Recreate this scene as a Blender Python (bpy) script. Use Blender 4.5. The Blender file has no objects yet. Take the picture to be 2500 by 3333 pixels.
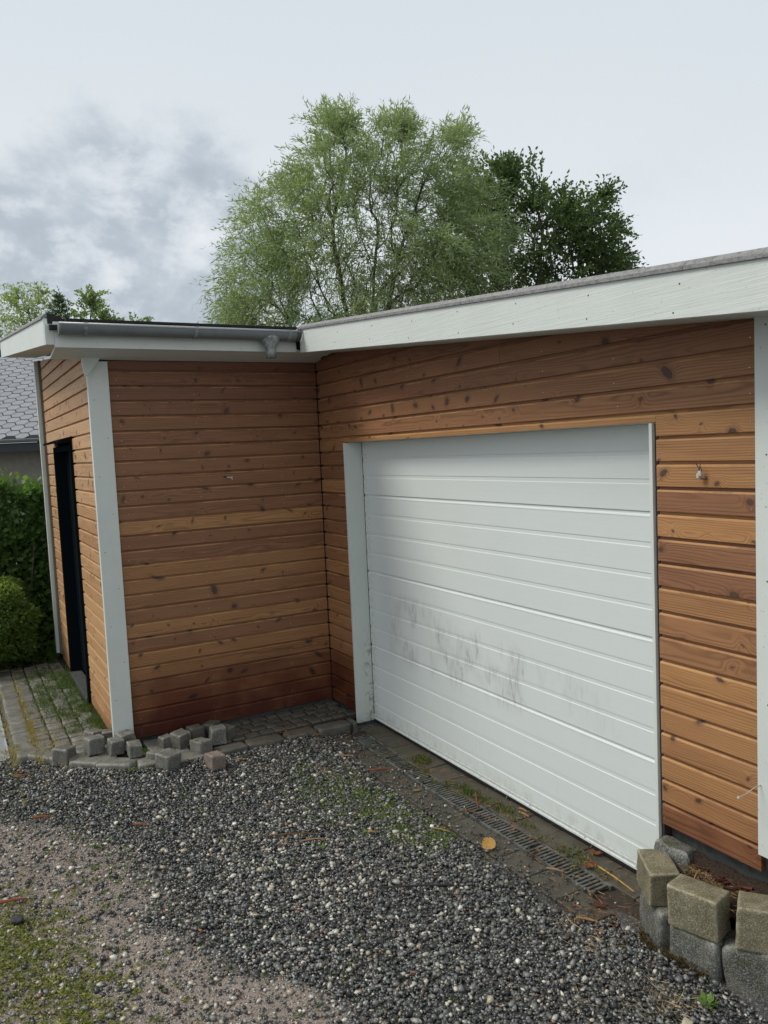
import bpy, bmesh, math, random
import numpy as np
from mathutils import Vector, Matrix, noise
R = math.radians
sc = bpy.context.scene
col = sc.collection

# ------------------------------------------------------------------ camera
cd = bpy.data.cameras.new('camera')
cam = bpy.data.objects.new('camera', cd); col.objects.link(cam)
cd.sensor_fit = 'VERTICAL'; cd.sensor_height = 24.0; cd.lens = 24.0 * 2571.1 / 3333.0
cd.clip_start = 0.05; cd.clip_end = 500
CAM = Vector((5.4538, -2.4888, 1.9475))
_a, _b, _c = 1.06577, -0.079365, -0.045073
fwd = Vector((-math.sin(_a) * math.cos(_b), math.cos(_a) * math.cos(_b), math.sin(_b)))
rt = Vector((math.cos(_a), math.sin(_a), 0)); up = rt.cross(fwd)
r2 = rt * math.cos(_c) + up * math.sin(_c); u2 = -rt * math.sin(_c) + up * math.cos(_c)
m = Matrix.Identity(4)
for i in range(3):
    m[i][0] = r2[i]; m[i][1] = u2[i]; m[i][2] = -fwd[i]; m[i][3] = CAM[i]
cam.matrix_world = m
sc.camera = cam

# ------------------------------------------------------------------ light, sky, exposure
sc.view_settings.view_transform = 'Standard'; sc.view_settings.look = 'None'
sc.view_settings.gamma = 1; sc.view_settings.use_curve_mapping = False
sc.view_settings.exposure = 0.55
SUN_DIR = Vector((-0.34, -0.70, 0.93)).normalized()      # towards the veiled sun
sl = bpy.data.lights.new('sun', 'SUN'); sl.energy = 1.5; sl.angle = R(22); sl.color = (1.0, 0.95, 0.86)
so = bpy.data.objects.new('sun', sl); col.objects.link(so)
so.rotation_euler = SUN_DIR.to_track_quat('Z', 'Y').to_euler(); so.location = (0, -6, 8)

world = bpy.data.worlds.new('World'); sc.world = world; world.use_nodes = True


class NT:
    """tiny helper around a node tree: every call returns an output socket"""
    def __init__(s, tree):
        s.t = tree; s.t.nodes.clear()
    def n(s, typ, **kw):
        nd = s.t.nodes.new(typ)
        for k, v in kw.items(): setattr(nd, k, v)
        return nd
    def put(s, sock, v):
        if isinstance(v, bpy.types.NodeSocket): s.t.links.new(v, sock)
        elif isinstance(v, (tuple, list)) and len(v) == 3 and sock.type == 'RGBA': sock.default_value = (*v, 1)
        else: sock.default_value = v
    def m(s, op, a, b=None, c=None, clamp=False):
        nd = s.n('ShaderNodeMath', operation=op, use_clamp=clamp)
        s.put(nd.inputs[0], a)
        if b is not None: s.put(nd.inputs[1], b)
        if c is not None: s.put(nd.inputs[2], c)
        return nd.outputs[0]
    def vm(s, op, a, b=None, sc_=None):
        nd = s.n('ShaderNodeVectorMath', operation=op)
        s.put(nd.inputs[0], a)
        if b is not None: s.put(nd.inputs[1], b)
        if sc_ is not None: s.put(nd.inputs[3], sc_)
        return nd.outputs[1] if op in ('DOT_PRODUCT', 'LENGTH', 'DISTANCE') else nd.outputs[0]
    def mix(s, f, a, b, blend='MIX'):
        nd = s.n('ShaderNodeMix', data_type='RGBA', blend_type=blend)
        s.put(nd.inputs[0], f); s.put(nd.inputs[6], a); s.put(nd.inputs[7], b)
        return nd.outputs[2]
    def noise(s, vec, scale=5, detail=3, rough=.55, dist=0.0, dim='3D', w=0.0):
        nd = s.n('ShaderNodeTexNoise', noise_dimensions=dim)
        if dim != '1D': s.put(nd.inputs['Vector'], vec)
        if dim in ('1D', '4D'): s.put(nd.inputs['W'], w)
        nd.inputs['Scale'].default_value = scale; nd.inputs['Detail'].default_value = detail
        nd.inputs['Roughness'].default_value = rough; nd.inputs['Distortion'].default_value = dist
        return nd.outputs[0]
    def vor(s, vec, scale=5, feature='F1', rnd=1.0, dim='3D'):
        nd = s.n('ShaderNodeTexVoronoi', feature=feature, voronoi_dimensions=dim)
        s.put(nd.inputs['Vector'], vec); nd.inputs['Scale'].default_value = scale
        nd.inputs['Randomness'].default_value = rnd
        return nd
    def ss(s, x, lo, hi, a=0.0, b=1.0):
        nd = s.n('ShaderNodeMapRange', interpolation_type='SMOOTHSTEP')
        s.put(nd.inputs[0], x); s.put(nd.inputs[1], lo); s.put(nd.inputs[2], hi)
        s.put(nd.inputs[3], a); s.put(nd.inputs[4], b)
        return nd.outputs[0]
    def ramp(s, f, stops):
        nd = s.n('ShaderNodeValToRGB'); e = nd.color_ramp.elements
        while len(e) < len(stops): e.new(.5)
        for el, (p, c) in zip(e, stops): el.position = p; el.color = (*c, 1)
        s.put(nd.inputs[0], f); return nd.outputs[0]
    def map(s, vec, loc=(0, 0, 0), rot=(0, 0, 0), scale=(1, 1, 1)):
        nd = s.n('ShaderNodeMapping'); s.put(nd.inputs[0], vec)
        s.put(nd.inputs[1], loc); s.put(nd.inputs[2], rot); s.put(nd.inputs[3], scale)
        return nd.outputs[0]
    def xyz(s, v):
        nd = s.n('ShaderNodeSeparateXYZ'); s.put(nd.inputs[0], v); return nd.outputs
    def comb(s, x, y, z):
        nd = s.n('ShaderNodeCombineXYZ'); s.put(nd.inputs[0], x); s.put(nd.inputs[1], y); s.put(nd.inputs[2], z)
        return nd.outputs[0]
    def bump(s, h, strength=.3, dist=.01, nrm=None):
        nd = s.n('ShaderNodeBump'); nd.inputs['Strength'].default_value = strength
        nd.inputs['Distance'].default_value = dist; s.put(nd.inputs['Height'], h)
        if nrm is not None: s.put(nd.inputs['Normal'], nrm)
        return nd.outputs[0]
    def attr(s, name, typ='GEOMETRY'):
        nd = s.n('ShaderNodeAttribute', attribute_type=typ, attribute_name=name); return nd.outputs
    def surf(s, colr, rough=.7, nrm=None, spec=.5, metal=0.0, transl=None):
        nd = s.n('ShaderNodeBsdfPrincipled')
        s.put(nd.inputs['Base Color'], colr); s.put(nd.inputs['Roughness'], rough)
        s.put(nd.inputs['Metallic'], metal); nd.inputs['Specular IOR Level'].default_value = spec
        if nrm is not None: s.put(nd.inputs['Normal'], nrm)
        out = s.n('ShaderNodeOutputMaterial'); o = nd.outputs[0]
        if transl is not None:
            tr = s.n('ShaderNodeBsdfTranslucent'); s.put(tr.inputs[0], transl[1])
            mx = s.n('ShaderNodeMixShader'); s.put(mx.inputs[0], transl[0])
            s.t.links.new(o, mx.inputs[1]); s.t.links.new(tr.outputs[0], mx.inputs[2]); o = mx.outputs[0]
        s.t.links.new(o, out.inputs[0])
        return nd


def newmat(name):
    mt = bpy.data.materials.new(name); mt.use_nodes = True
    return mt, NT(mt.node_tree)


w = NT(world.node_tree)
sky = w.n('ShaderNodeTexSky', sky_type='NISHITA', sun_disc=False)
sky.sun_elevation = math.asin(SUN_DIR.z); sky.sun_rotation = math.atan2(SUN_DIR.x, SUN_DIR.y)
sky.air_density = 1.0; sky.dust_density = 2.0
dirv = w.n('ShaderNodeTexCoord').outputs['Generated']
dx, dy, dz = w.xyz(dirv)
# flat cloud layer seen in perspective: direction / (z + k)
den = w.m('ADD', w.m('MAXIMUM', dz, 0.0), 0.16)
cl = w.comb(w.m('DIVIDE', dx, den), w.m('DIVIDE', dy, den), w.m('MULTIPLY', dz, .6))
n1 = w.noise(w.map(w.vm('NORMALIZE', dirv), loc=(3.1, 7.7, .4), scale=(1, 1, 1.5)), 3.4, 7, .60, .3)
n2 = w.noise(w.map(w.vm('NORMALIZE', dirv), loc=(1.3, -2.2, 2.0), scale=(1, 1, 1.5)), 8.0, 8, .57, .1)
n3 = w.noise(w.map(cl, loc=(9.3, 4.2, 1.0)), .42, 3, .5)
# the low bank of broken cloud towards the left of the picture
bank_dir = w.vm('DOT_PRODUCT', w.vm('NORMALIZE', dirv), Vector((-0.982, 0.160, 0.100)))
bank = w.ss(w.m('ADD', bank_dir, w.m('MULTIPLY', w.m('SUBTRACT', n1, .5), .11)), .957, .984)
elev = w.ss(dz, .0, .75)
veil = w.mix(elev, (.85, .885, .91), (.655, .725, .780))
veil = w.mix(w.ss(n3, .35, .70), veil, (.70, .765, .815))
lump = w.ramp(w.ss(n2, .30, .72), [(0, (.43, .49, .555)), (.34, (.49, .55, .615)), (.58, (.66, .71, .76)), (1, (.87, .90, .93))])
small = w.m('MULTIPLY', w.ss(n1, .56, .72), w.ss(dz, .40, .10))
sky_c = w.mix(w.m('MULTIPLY', small, .5), veil, (.56, .65, .74))
sky_c = w.mix(bank, sky_c, lump)
nish = w.mix(1.0, sky.outputs[0], (.10, .10, .10), 'MULTIPLY')
tot = w.mix(.93, nish, sky_c)
tot = w.mix(w.ss(dz, -.02, -.12), tot, (.10, .105, .09))
bg = w.n('ShaderNodeBackground'); w.put(bg.inputs[0], tot); bg.inputs[1].default_value = 0.70
wo = w.n('ShaderNodeOutputWorld'); w.t.links.new(bg.outputs[0], wo.inputs[0])

sc.cycles.use_denoising = True
sc.cycles.max_bounces = 6

# ------------------------------------------------------------------ small builders
rng = np.random.default_rng(7)
random.seed(7)


def link(o, parent=None):
    col.objects.link(o)
    if parent is not None: o.parent = parent
    return o


def tag(o, label=None, cat=None, group=None, kind=None):
    if label: o['label'] = label
    if cat: o['category'] = cat
    if group: o['group'] = group
    if kind: o['kind'] = kind
    return o


def empty(name, loc=(0, 0, 0), parent=None):
    o = bpy.data.objects.new(name, None); o.location = loc; o.empty_display_size = .1
    return link(o, parent)


def mesh_obj(name, verts, faces, mat, parent=None, loc=(0, 0, 0), rot=(0, 0, 0), smooth=False):
    me = bpy.data.meshes.new(name); me.from_pydata([tuple(v) for v in verts], [], faces); me.update()
    if mat: me.materials.append(mat)
    if smooth: me.polygons.foreach_set('use_smooth', [True] * len(me.polygons))
    o = bpy.data.objects.new(name, me); o.location = loc; o.rotation_euler = rot
    return link(o, parent)


def bm_obj(name, bm, mat, parent=None, loc=(0, 0, 0), rot=(0, 0, 0), smooth=False):
    me = bpy.data.meshes.new(name); bm.normal_update(); bm.to_mesh(me); bm.free()
    if mat: me.materials.append(mat)
    if smooth: me.polygons.foreach_set('use_smooth', [True] * len(me.polygons))
    o = bpy.data.objects.new(name, me); o.location = loc; o.rotation_euler = rot
    return link(o, parent)


def np_obj(name, V, F, mat, parent=None, colr=None, smooth=False):
    """fast mesh: V (n,3), F (m,k) constant k"""
    me = bpy.data.meshes.new(name); k = F.shape[1]
    me.vertices.add(len(V)); me.vertices.foreach_set('co', V.astype(np.float32).ravel())
    me.loops.add(F.size); me.loops.foreach_set('vertex_index', F.astype(np.int32).ravel())
    me.polygons.add(len(F)); me.polygons.foreach_set('loop_start', np.arange(0, F.size, k, dtype=np.int32))
    try: me.polygons.foreach_set('loop_total', np.full(len(F), k, dtype=np.int32))
    except Exception: pass
    me.update(calc_edges=True)
    if smooth: me.polygons.foreach_set('use_smooth', [True] * len(F))
    if colr is not None:
        a = me.color_attributes.new('tint', 'FLOAT_COLOR', 'POINT')
        a.data.foreach_set('color', np.hstack([colr, np.ones((len(colr), 1))]).astype(np.float32).ravel())
    if mat: me.materials.append(mat)
    o = bpy.data.objects.new(name, me)
    return link(o, parent)


def box_bm(bm, x0, x1, y0, y1, z0, z1, bev=0.0):
    vs = [bm.verts.new(p) for p in ((x0, y0, z0), (x1, y0, z0), (x1, y1, z0), (x0, y1, z0),
                                    (x0, y0, z1), (x1, y0, z1), (x1, y1, z1), (x0, y1, z1))]
    fs = [bm.faces.new([vs[i] for i in f]) for f in
          ((0, 3, 2, 1), (4, 5, 6, 7), (0, 1, 5, 4), (1, 2, 6, 5), (2, 3, 7, 6), (3, 0, 4, 7))]
    if bev:
        es = set(e for f in fs for e in f.edges)
        bmesh.ops.bevel(bm, geom=list(es), offset=bev, segments=1, affect='EDGES')
    return bm


def box(name, x0, x1, y0, y1, z0, z1, mat, parent=None, bev=0.0, **k):
    return bm_obj(name, box_bm(bmesh.new(), x0, x1, y0, y1, z0, z1, bev), mat, parent, **k)


def hexa(name, bot, top, mat, parent=None, bev=0.0):
    bm = bmesh.new(); vs = [bm.verts.new(p) for p in list(bot) + list(top)]
    n = len(bot)
    bm.faces.new(vs[:n][::-1]); bm.faces.new(vs[n:])
    for i in range(n): bm.faces.new((vs[i], vs[(i + 1) % n], vs[n + (i + 1) % n], vs[n + i]))
    bmesh.ops.recalc_face_normals(bm, faces=bm.faces)
    if bev: bmesh.ops.bevel(bm, geom=list(bm.edges), offset=bev, segments=1, affect='EDGES')
    return bm_obj(name, bm, mat, parent)


def tube(bm, pts, rad, n=6, cap=True):
    """tube along pts with radius list"""
    pts = [Vector(p) for p in pts]
    if not hasattr(rad, '__len__'): rad = [rad] * len(pts)
    rings = []; prev = None
    for i, p in enumerate(pts):
        d = (pts[min(i + 1, len(pts) - 1)] - pts[max(i - 1, 0)]).normalized()
        a = prev - d * prev.dot(d) if prev is not None else (Vector((0, 0, 1)).cross(d) if abs(d.z) < .9 else Vector((1, 0, 0)).cross(d))
        a.normalize(); prev = a; b = d.cross(a)
        rings.append([bm.verts.new(p + (a * math.cos(t) + b * math.sin(t)) * rad[i]) for t in [2 * math.pi * k / n for k in range(n)]])
    for r0, r1 in zip(rings, rings[1:]):
        for k in range(n): bm.faces.new((r0[k], r0[(k + 1) % n], r1[(k + 1) % n], r1[k]))
    if cap:
        bm.faces.new(rings[0][::-1]); bm.faces.new(rings[-1])
    return bm


def rock_bm(dx, dy, dz, n=3, power=5.0, rough=.06, seed=0, freq=2.2, taper=0.0):
    """uneven block with worn arrises, base at z=0; a higher power keeps the edges crisper"""
    bm = bmesh.new(); bmesh.ops.create_cube(bm, size=2.0)
    bmesh.ops.subdivide_edges(bm, edges=list(bm.edges), cuts=n, use_grid_fill=True)
    off = Vector((seed * 3.17, seed * 1.31, seed * 7.7)); g = random.Random(seed)
    r = 2.0 / power
    ax = [g.uniform(-.10, .10) * rough / .05 for _ in range(6)]
    f = lambda q: math.copysign(abs(q) ** .55, q)
    for v in bm.verts:
        p = Vector((f(v.co.x), f(v.co.y), f(v.co.z)))
        q = Vector([max(-(1 - r), min(1 - r, c)) for c in p]); d = p - q
        if d.length > 1e-6: p = q + d.normalized() * r * min(1.0, d.length / r * 1.0)
        nz = noise.noise(p * freq + off); nf = noise.noise(p * freq * 2.7 + off); ng = noise.noise(p * freq * 6 + off)
        p = p * (1 + rough * 1.2 * nz + rough * .8 * nf + rough * .5 * ng)
        p = Vector((p.x + ax[0] * p.y + ax[1] * p.z, p.y + ax[2] * p.z, p.z + (ax[4] * p.x + ax[5] * p.y) * .8 * (p.z > 0)))
        t = 1 - taper * p.z
        v.co = Vector((p.x * dx / 2 * t, p.y * dy / 2 * t, (p.z + 1) * dz / 2))
    return bm


# ------------------------------------------------------------------ materials
def wood_material():
    mt, t = newmat('stained_pine')
    co = t.n('ShaderNodeTexCoord').outputs['Object']
    x, y, z = t.xyz(co)
    seed = t.attr('seed', 'OBJECT')[2]; tone = t.attr('tone', 'OBJECT')[2]; damp = t.attr('damp', 'OBJECT')[2]
    u = t.m('ADD', x, t.m('MULTIPLY', seed, 13.7))
    sz = t.m('MULTIPLY', seed, 5.3)
    v = t.m('ADD', z, t.m('MULTIPLY', y, .9))
    # knots, one cell table per board; each knot leans and stretches its own way
    wv = t.noise(t.comb(t.m('MULTIPLY', u, 34), t.m('MULTIPLY', v, 42), sz), 1, 3, .6)
    wob = t.m('MULTIPLY', t.m('SUBTRACT', wv, .5), .10)
    lean = t.m('MULTIPLY', t.m('SINE', t.m('ADD', t.m('MULTIPLY', u, 4.1), t.m('MULTIPLY', seed, 9))), 3.2)
    kv = t.comb(t.m('ADD', t.m('ADD', t.m('MULTIPLY', u, 6.4), t.m('MULTIPLY', v, lean)), wob), t.m('ADD', t.m('MULTIPLY', t.m('ADD', v, sz), 7.5), wob), 0.0)
    vo = t.vor(kv, 1.0, 'F1', .95, '2D')
    kd = vo.outputs['Distance']; kc = t.xyz(vo.outputs['Color'])
    act = t.m('GREATER_THAN', kc[0], .45)
    ksz = t.m('MULTIPLY_ADD', t.m('POWER', kc[1], 1.9), .100, .031)          # knot radius in cell units
    pv_ = t.vm('SUBTRACT', kv, vo.outputs['Position']); px_, py_, _z = t.xyz(pv_)
    an_ = t.m('MULTIPLY', kc[2], 3.14); ca_ = t.m('COSINE', an_); sa_ = t.m('SINE', an_)
    st_ = t.m('MULTIPLY_ADD', t.m('POWER', t.m('FRACT', t.m('MULTIPLY', kc[2], 7.3)), 2.0), 1.5, 1.0)
    q1 = t.m('DIVIDE', t.m('ADD', t.m('MULTIPLY', px_, ca_), t.m('MULTIPLY', py_, sa_)), st_)
    q2 = t.m('SUBTRACT', t.m('MULTIPLY', py_, ca_), t.m('MULTIPLY', px_, sa_))
    kd2 = t.m('SQRT', t.m('ADD', t.m('MULTIPLY', q1, q1), t.m('MULTIPLY', q2, q2)))
    swell = t.m('MULTIPLY', t.m('EXPONENT', t.m('MULTIPLY', t.m('POWER', t.m('DIVIDE', kd, .19), 2), -1.0)), act)
    # growth rings: the board is a slice beside the pith
    warp = t.m('SUBTRACT', t.noise(t.comb(t.m('MULTIPLY', u, 1.0), t.m('MULTIPLY', v, 6.0), sz), 1, 3, .55), .5)
    warp2 = t.m('SUBTRACT', t.noise(t.comb(t.m('MULTIPLY', u, 5.0), t.m('MULTIPLY', v, 36.0), sz), 1, 2), .5)
    pith = t.m('MULTIPLY_ADD', t.m('FRACT', t.m('MULTIPLY', seed, 7.31)), .15, -.03)
    dv = t.m('ADD', t.m('SUBTRACT', v, pith), t.m('MULTIPLY', warp, .050))
    dep = t.m('ADD', t.m('MULTIPLY_ADD', t.m('FRACT', t.m('MULTIPLY', seed, 3.77)), .035, .012), t.m('MULTIPLY', warp, .075))
    rr = t.m('SQRT', t.m('ADD', t.m('MULTIPLY', dv, dv), t.m('MULTIPLY', dep, dep)))
    rr = t.m('ADD', rr, t.m('MULTIPLY', swell, .026))
    rr = t.m('ADD', rr, t.m('MULTIPLY', warp2, .0030))
    ring = t.m('MULTIPLY_ADD', t.m('SINE', t.m('MULTIPLY', rr, 2 * math.pi / .0098)), .5, .5)
    ring = t.m('POWER', ring, 2.4)
    strong = t.ss(t.noise(t.comb(t.m('MULTIPLY', u, .9), t.m('MULTIPLY', v, 14), sz), 1, 2), .28, .66, .35, 1.0)
    line = t.m('MULTIPLY', ring, strong)
    fib = t.noise(t.comb(t.m('MULTIPLY', u, 6), t.m('MULTIPLY', v, 300), sz), 1, 3, .65)
    cloud = t.noise(t.comb(t.m('MULTIPLY', u, 2.2), t.m('MULTIPLY', v, 24), sz), 1, 5, .66)
    pale = t.attr('pale', 'OBJECT')[2]
    early = t.mix(tone, (.465, .242, .098), (.225, .100, .060))
    early = t.mix(pale, early, (.62, .39, .20))  # end wall only: its stronger sun and sky light put into the board colour
    late = t.mix(tone, (.150, .065, .026), (.100, .042, .024))
    late = t.mix(t.m('MULTIPLY', pale, .6), late, (.34, .18, .08))
    c = t.mix(t.m('MULTIPLY', line, .58), early, late)
    c = t.mix(t.m('MULTIPLY', t.ss(fib, .38, .72), .16), c, late)
    c = t.mix(t.ss(cloud, .38, .74, 0, .38), c, t.mix(1.0, c, (.60, .50, .46), 'MULTIPLY'))
    # highlight on the upper bevel, painted in as a paler broken line
    arr = t.m('MULTIPLY', t.ss(z, .0775, .0795), t.ss(z, .0868, .0855))
    arn = t.ss(t.noise(t.comb(t.m('MULTIPLY', u, 3.0), sz, 0), 1, 4, .7), .40, .58)
    c = t.mix(t.m('MULTIPLY', t.m('MULTIPLY', arr, arn), .65), c, (.52, .29, .12))
    # halo and knot body
    halo = t.m('MULTIPLY', t.ss(kd2, t.m('MULTIPLY', ksz, 2.3), ksz), act)
    c = t.mix(t.m('MULTIPLY', halo, .40), c, (.13, .060, .030))
    body = t.m('MULTIPLY', t.ss(kd2, t.m('MULTIPLY', ksz, 1.08), t.m('MULTIPLY', ksz, .80)), act)
    kring = t.m('MULTIPLY_ADD', t.m('SINE', t.m('MULTIPLY', kd2, 190)), .5, .5)
    c = t.mix(t.m('MULTIPLY', body, t.m('MULTIPLY_ADD', kc[1], .20, .76)), c, t.mix(kring, (.050, .030, .022), (.110, .062, .042)))
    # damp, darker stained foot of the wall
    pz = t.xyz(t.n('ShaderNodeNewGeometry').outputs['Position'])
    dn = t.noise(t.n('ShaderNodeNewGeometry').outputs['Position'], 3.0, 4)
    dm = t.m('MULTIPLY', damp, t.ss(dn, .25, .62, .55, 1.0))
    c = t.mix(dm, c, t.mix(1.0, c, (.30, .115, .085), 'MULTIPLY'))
    h = t.m('ADD', t.m('MULTIPLY', line, -.5), t.m('ADD', t.m('MULTIPLY', fib, .25), t.m('MULTIPLY', swell, .9)))
    nr = t.bump(h, .42, .0022)
    rgh = t.m('MULTIPLY_ADD', fib, .25, .47)
    t.surf(c, rgh, nr, .35)
    return mt


def paint_material(name, base, grain=1.0, dirt=.5, rough=.55, axis='X', stain=None):
    mt, t = newmat(name)
    co = t.n('ShaderNodeTexCoord').outputs['Object']
    pos = t.n('ShaderNodeNewGeometry').outputs['Position']
    s = {'X': (1.8, 48, 48), 'Z': (60, 60, 5), 'Y': (60, 5, 60)}[axis]
    g = t.noise(t.map(co, scale=s), 1, 4, .62, 1.2)
    g2 = t.noise(t.map(co, scale=tuple(q * 3 for q in s)), 1, 3, .6, .8)
    spot = t.ss(t.noise(pos, 95, 2, .5), .69, .74)
    big = t.noise(pos, 2.3, 5, .65)
    c = t.mix(t.ss(big, .35, .75, 0, .35 * dirt), base, tuple(q * .78 for q in base))
    c = t.mix(t.m('MULTIPLY', spot, .5 * dirt), c, (.16, .15, .12))
    fine = t.ss(g, .50, .80)
    c = t.mix(t.m('MULTIPLY', fine, .12 * grain), c, tuple(q * .7 for q in base))
    if stain: c = stain(t, pos, c)
    nr = t.bump(t.m('ADD', g, t.m('MULTIPLY', g2, .5)), .35 * grain, .003)
    t.surf(c, rough, nr, .4)
    return mt


WHITE = (.64, .68, .645)


def door_stain(t, pos, c):
    x, y, z = t.xyz(pos)
    streak = t.noise(t.comb(t.m('MULTIPLY', x, 38), 0, t.m('MULTIPLY', z, 7.5)), 1, 6, .74, .6)
    patch = t.noise(t.comb(t.m('MULTIPLY', x, 5.0), 3.0, t.m('MULTIPLY', z, 2.4)), 1, 3, .55)
    # scuffed and mildewed band across the third panel, fading to both ends
    top = t.m('MULTIPLY_ADD', x, -.10, 1.12)
    band = t.m('MULTIPLY', t.ss(z, top, t.m('SUBTRACT', top, .16)), t.ss(z, .42, .62))
    ends = t.m('MULTIPLY', t.ss(x, .62, .95), t.ss(x, 3.05, 2.0))
    mk = t.m('MULTIPLY', t.m('MULTIPLY', band, ends), t.m('MULTIPLY', t.ss(patch, .46, .58), t.ss(streak, .44, .66)))
    c = t.mix(t.m('MULTIPLY', mk, .62), c, (.25, .255, .26))
    haze_ = t.m('MULTIPLY', t.m('MULTIPLY', band, ends), t.ss(patch, .40, .62))
    c = t.mix(t.m('MULTIPLY', haze_, .14), c, (.30, .29, .28))
    low = t.m('MULTIPLY', t.ss(z, .42, .25), t.m('MULTIPLY', t.ss(streak, .55, .72), t.ss(patch, .50, .62)))
    c = t.mix(t.m('MULTIPLY', low, .35), c, (.30, .30, .27))
    foot = t.m('MULTIPLY', t.ss(z, .13, -.01), t.ss(t.noise(t.comb(t.m('MULTIPLY', x, 18), 0, t.m('MULTIPLY', z, 12)), 1, 4, .6), .38, .7))
    c = t.mix(t.m('MULTIPLY', foot, .45), c, (.36, .34, .27))
    edge = t.m('MULTIPLY', t.ss(x, .56, .46), t.ss(t.noise(pos, 60, 4, .6), .42, .62))
    c = t.mix(t.m('MULTIPLY', edge, .4), c, (.34, .30, .22))
    return c


def jamb_stain(t, pos, c):
    x, y, z = t.xyz(pos)
    nn = t.noise(pos, 34, 4, .62)
    f = t.m('MULTIPLY', t.m('MULTIPLY', t.ss(z, .80, .35), t.ss(nn, .50, .62)), t.ss(y, .03, .12))
    return t.mix(t.m('MULTIPLY', f, .75), c, (.25, .20, .11))


def plain(name, c, rough=.6, metal=0.0, spec=.5, nscale=0, namt=.0, bump=.0):
    mt, t = newmat(name); nr = None; cc = c
    if nscale:
        pos = t.n('ShaderNodeNewGeometry').outputs['Position']
        n_ = t.noise(pos, nscale, 5, .62)
        cc = t.mix(t.ss(n_, .35, .7, 0, 1), c, tuple(q * (1 - namt) for q in c))
        if bump: nr = t.bump(n_, bump, .01)
    t.surf(cc, rough, nr, spec, metal); return mt


def stone_material(name, c0, c1, speck=.55, scale=260, moss=None, wet=0.0, bump=.5, edge=0.0):
    mt, t = newmat(name)
    pos = t.n('ShaderNodeNewGeometry').outputs['Position']
    sp = t.noise(pos, scale, 3, .7); big = t.noise(pos, 14, 5, .62); mid = t.noise(pos, 55, 4, .6)
    rnd = t.n('ShaderNodeObjectInfo').outputs['Random']
    c = t.mix(t.ss(big, .32, .70), c0, c1)
    c = t.mix(t.m('MULTIPLY', t.ss(sp, .52, .62), speck), c, tuple(min(1, q * 2.3 + .05) for q in c1))
    c = t.mix(t.m('MULTIPLY', t.ss(sp, .46, .36), speck), c, tuple(q * .35 for q in c0))
    c = t.mix(t.m('MULTIPLY', rnd, .45), c, t.mix(1.0, c, (.70, .66, .60), 'MULTIPLY'))
    if moss:
        nz = t.xyz(t.n('ShaderNodeNewGeometry').outputs['Normal'])[2]
        mm = t.m('MULTIPLY', t.ss(t.noise(pos, 22, 4, .65), .50, .66), t.ss(nz, -.3, .6, .35, 1))
        c = t.mix(t.m('MULTIPLY', mm, moss), c, (.075, .082, .028))
    if edge:
        pt = t.n('ShaderNodeNewGeometry').outputs['Pointiness']
        ew = t.m('MULTIPLY', t.ss(pt, .505, .60), t.ss(mid, .30, .60))
        c = t.mix(t.m('MULTIPLY', ew, edge), c, tuple(min(.8, q * 1.9 + .05) for q in c1))
    nr = t.bump(t.m('ADD', t.m('MULTIPLY', sp, .35), mid), bump, .004)
    t.surf(c, .72 - wet, nr, .45); return mt


def tint_material(name, rough=.5, spec=.5, transl=None, nscale=0, sheen=None):
    """colour comes from each piece's own tint attribute"""
    mt, t = newmat(name)
    c = t.attr('tint')[0]; nr = None
    if nscale:
        pos = t.n('ShaderNodeNewGeometry').outputs['Position']
        n_ = t.noise(pos, nscale, 3, .6)
        c = t.mix(t.ss(n_, .35, .68, 0, .55), c, t.mix(1.0, c, (.45, .44, .42), 'MULTIPLY'))
        nr = t.bump(n_, .4, .003)
    tr = None
    if transl: tr = (transl, t.mix(1.0, c, (1.5, 1.75, .8), 'MULTIPLY'))
    t.surf(c, rough, nr, spec, 0.0, tr); return mt


def ground_material():
    mt, t = newmat('earth_and_fines')
    pos = t.n('ShaderNodeNewGeometry').outputs['Position']
    mud = t.attr('mud')[2]; wet = t.attr('wet')[2]
    f = t.noise(pos, 330, 4, .7); g = t.noise(pos, 60, 5, .65); b = t.noise(pos, 6, 5, .6)
    vo = t.vor(pos, 150, 'F1').outputs['Color']; vr = t.xyz(vo)[0]
    grit = t.ramp(vr, [(0, (.030, .032, .033)), (.55, (.060, .060, .058)), (.86, (.11, .10, .09)), (1, (.30, .27, .23))])
    earth = t.mix(t.ss(g, .35, .68), (.160, .128, .106), (.32, .268, .234))
    earth = t.mix(t.ss(b, .40, .65), earth, (.27, .215, .190))
    earth = t.mix(t.ss(f, .58, .72, 0, .6), earth, (.40, .36, .31))
    earth = t.mix(t.ss(f, .44, .30, 0, .6), earth, (.060, .050, .042))
    c = t.mix(mud, grit, earth)
    c = t.mix(t.m('MULTIPLY', wet, .25), c, t.mix(1.0, c, (.7, .62, .58), 'MULTIPLY'))
    h = t.m('ADD', t.m('MULTIPLY', f, .5), g)
    nr = t.bump(h, .55, .006)
    wn = t.ss(t.noise(pos, 9, 4, .6), .40, .62)
    rg = t.m('SUBTRACT', .80, t.m('MULTIPLY', t.m('MULTIPLY', wet, wn), .70))
    t.surf(c, rg, nr, .6)
    return mt


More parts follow.
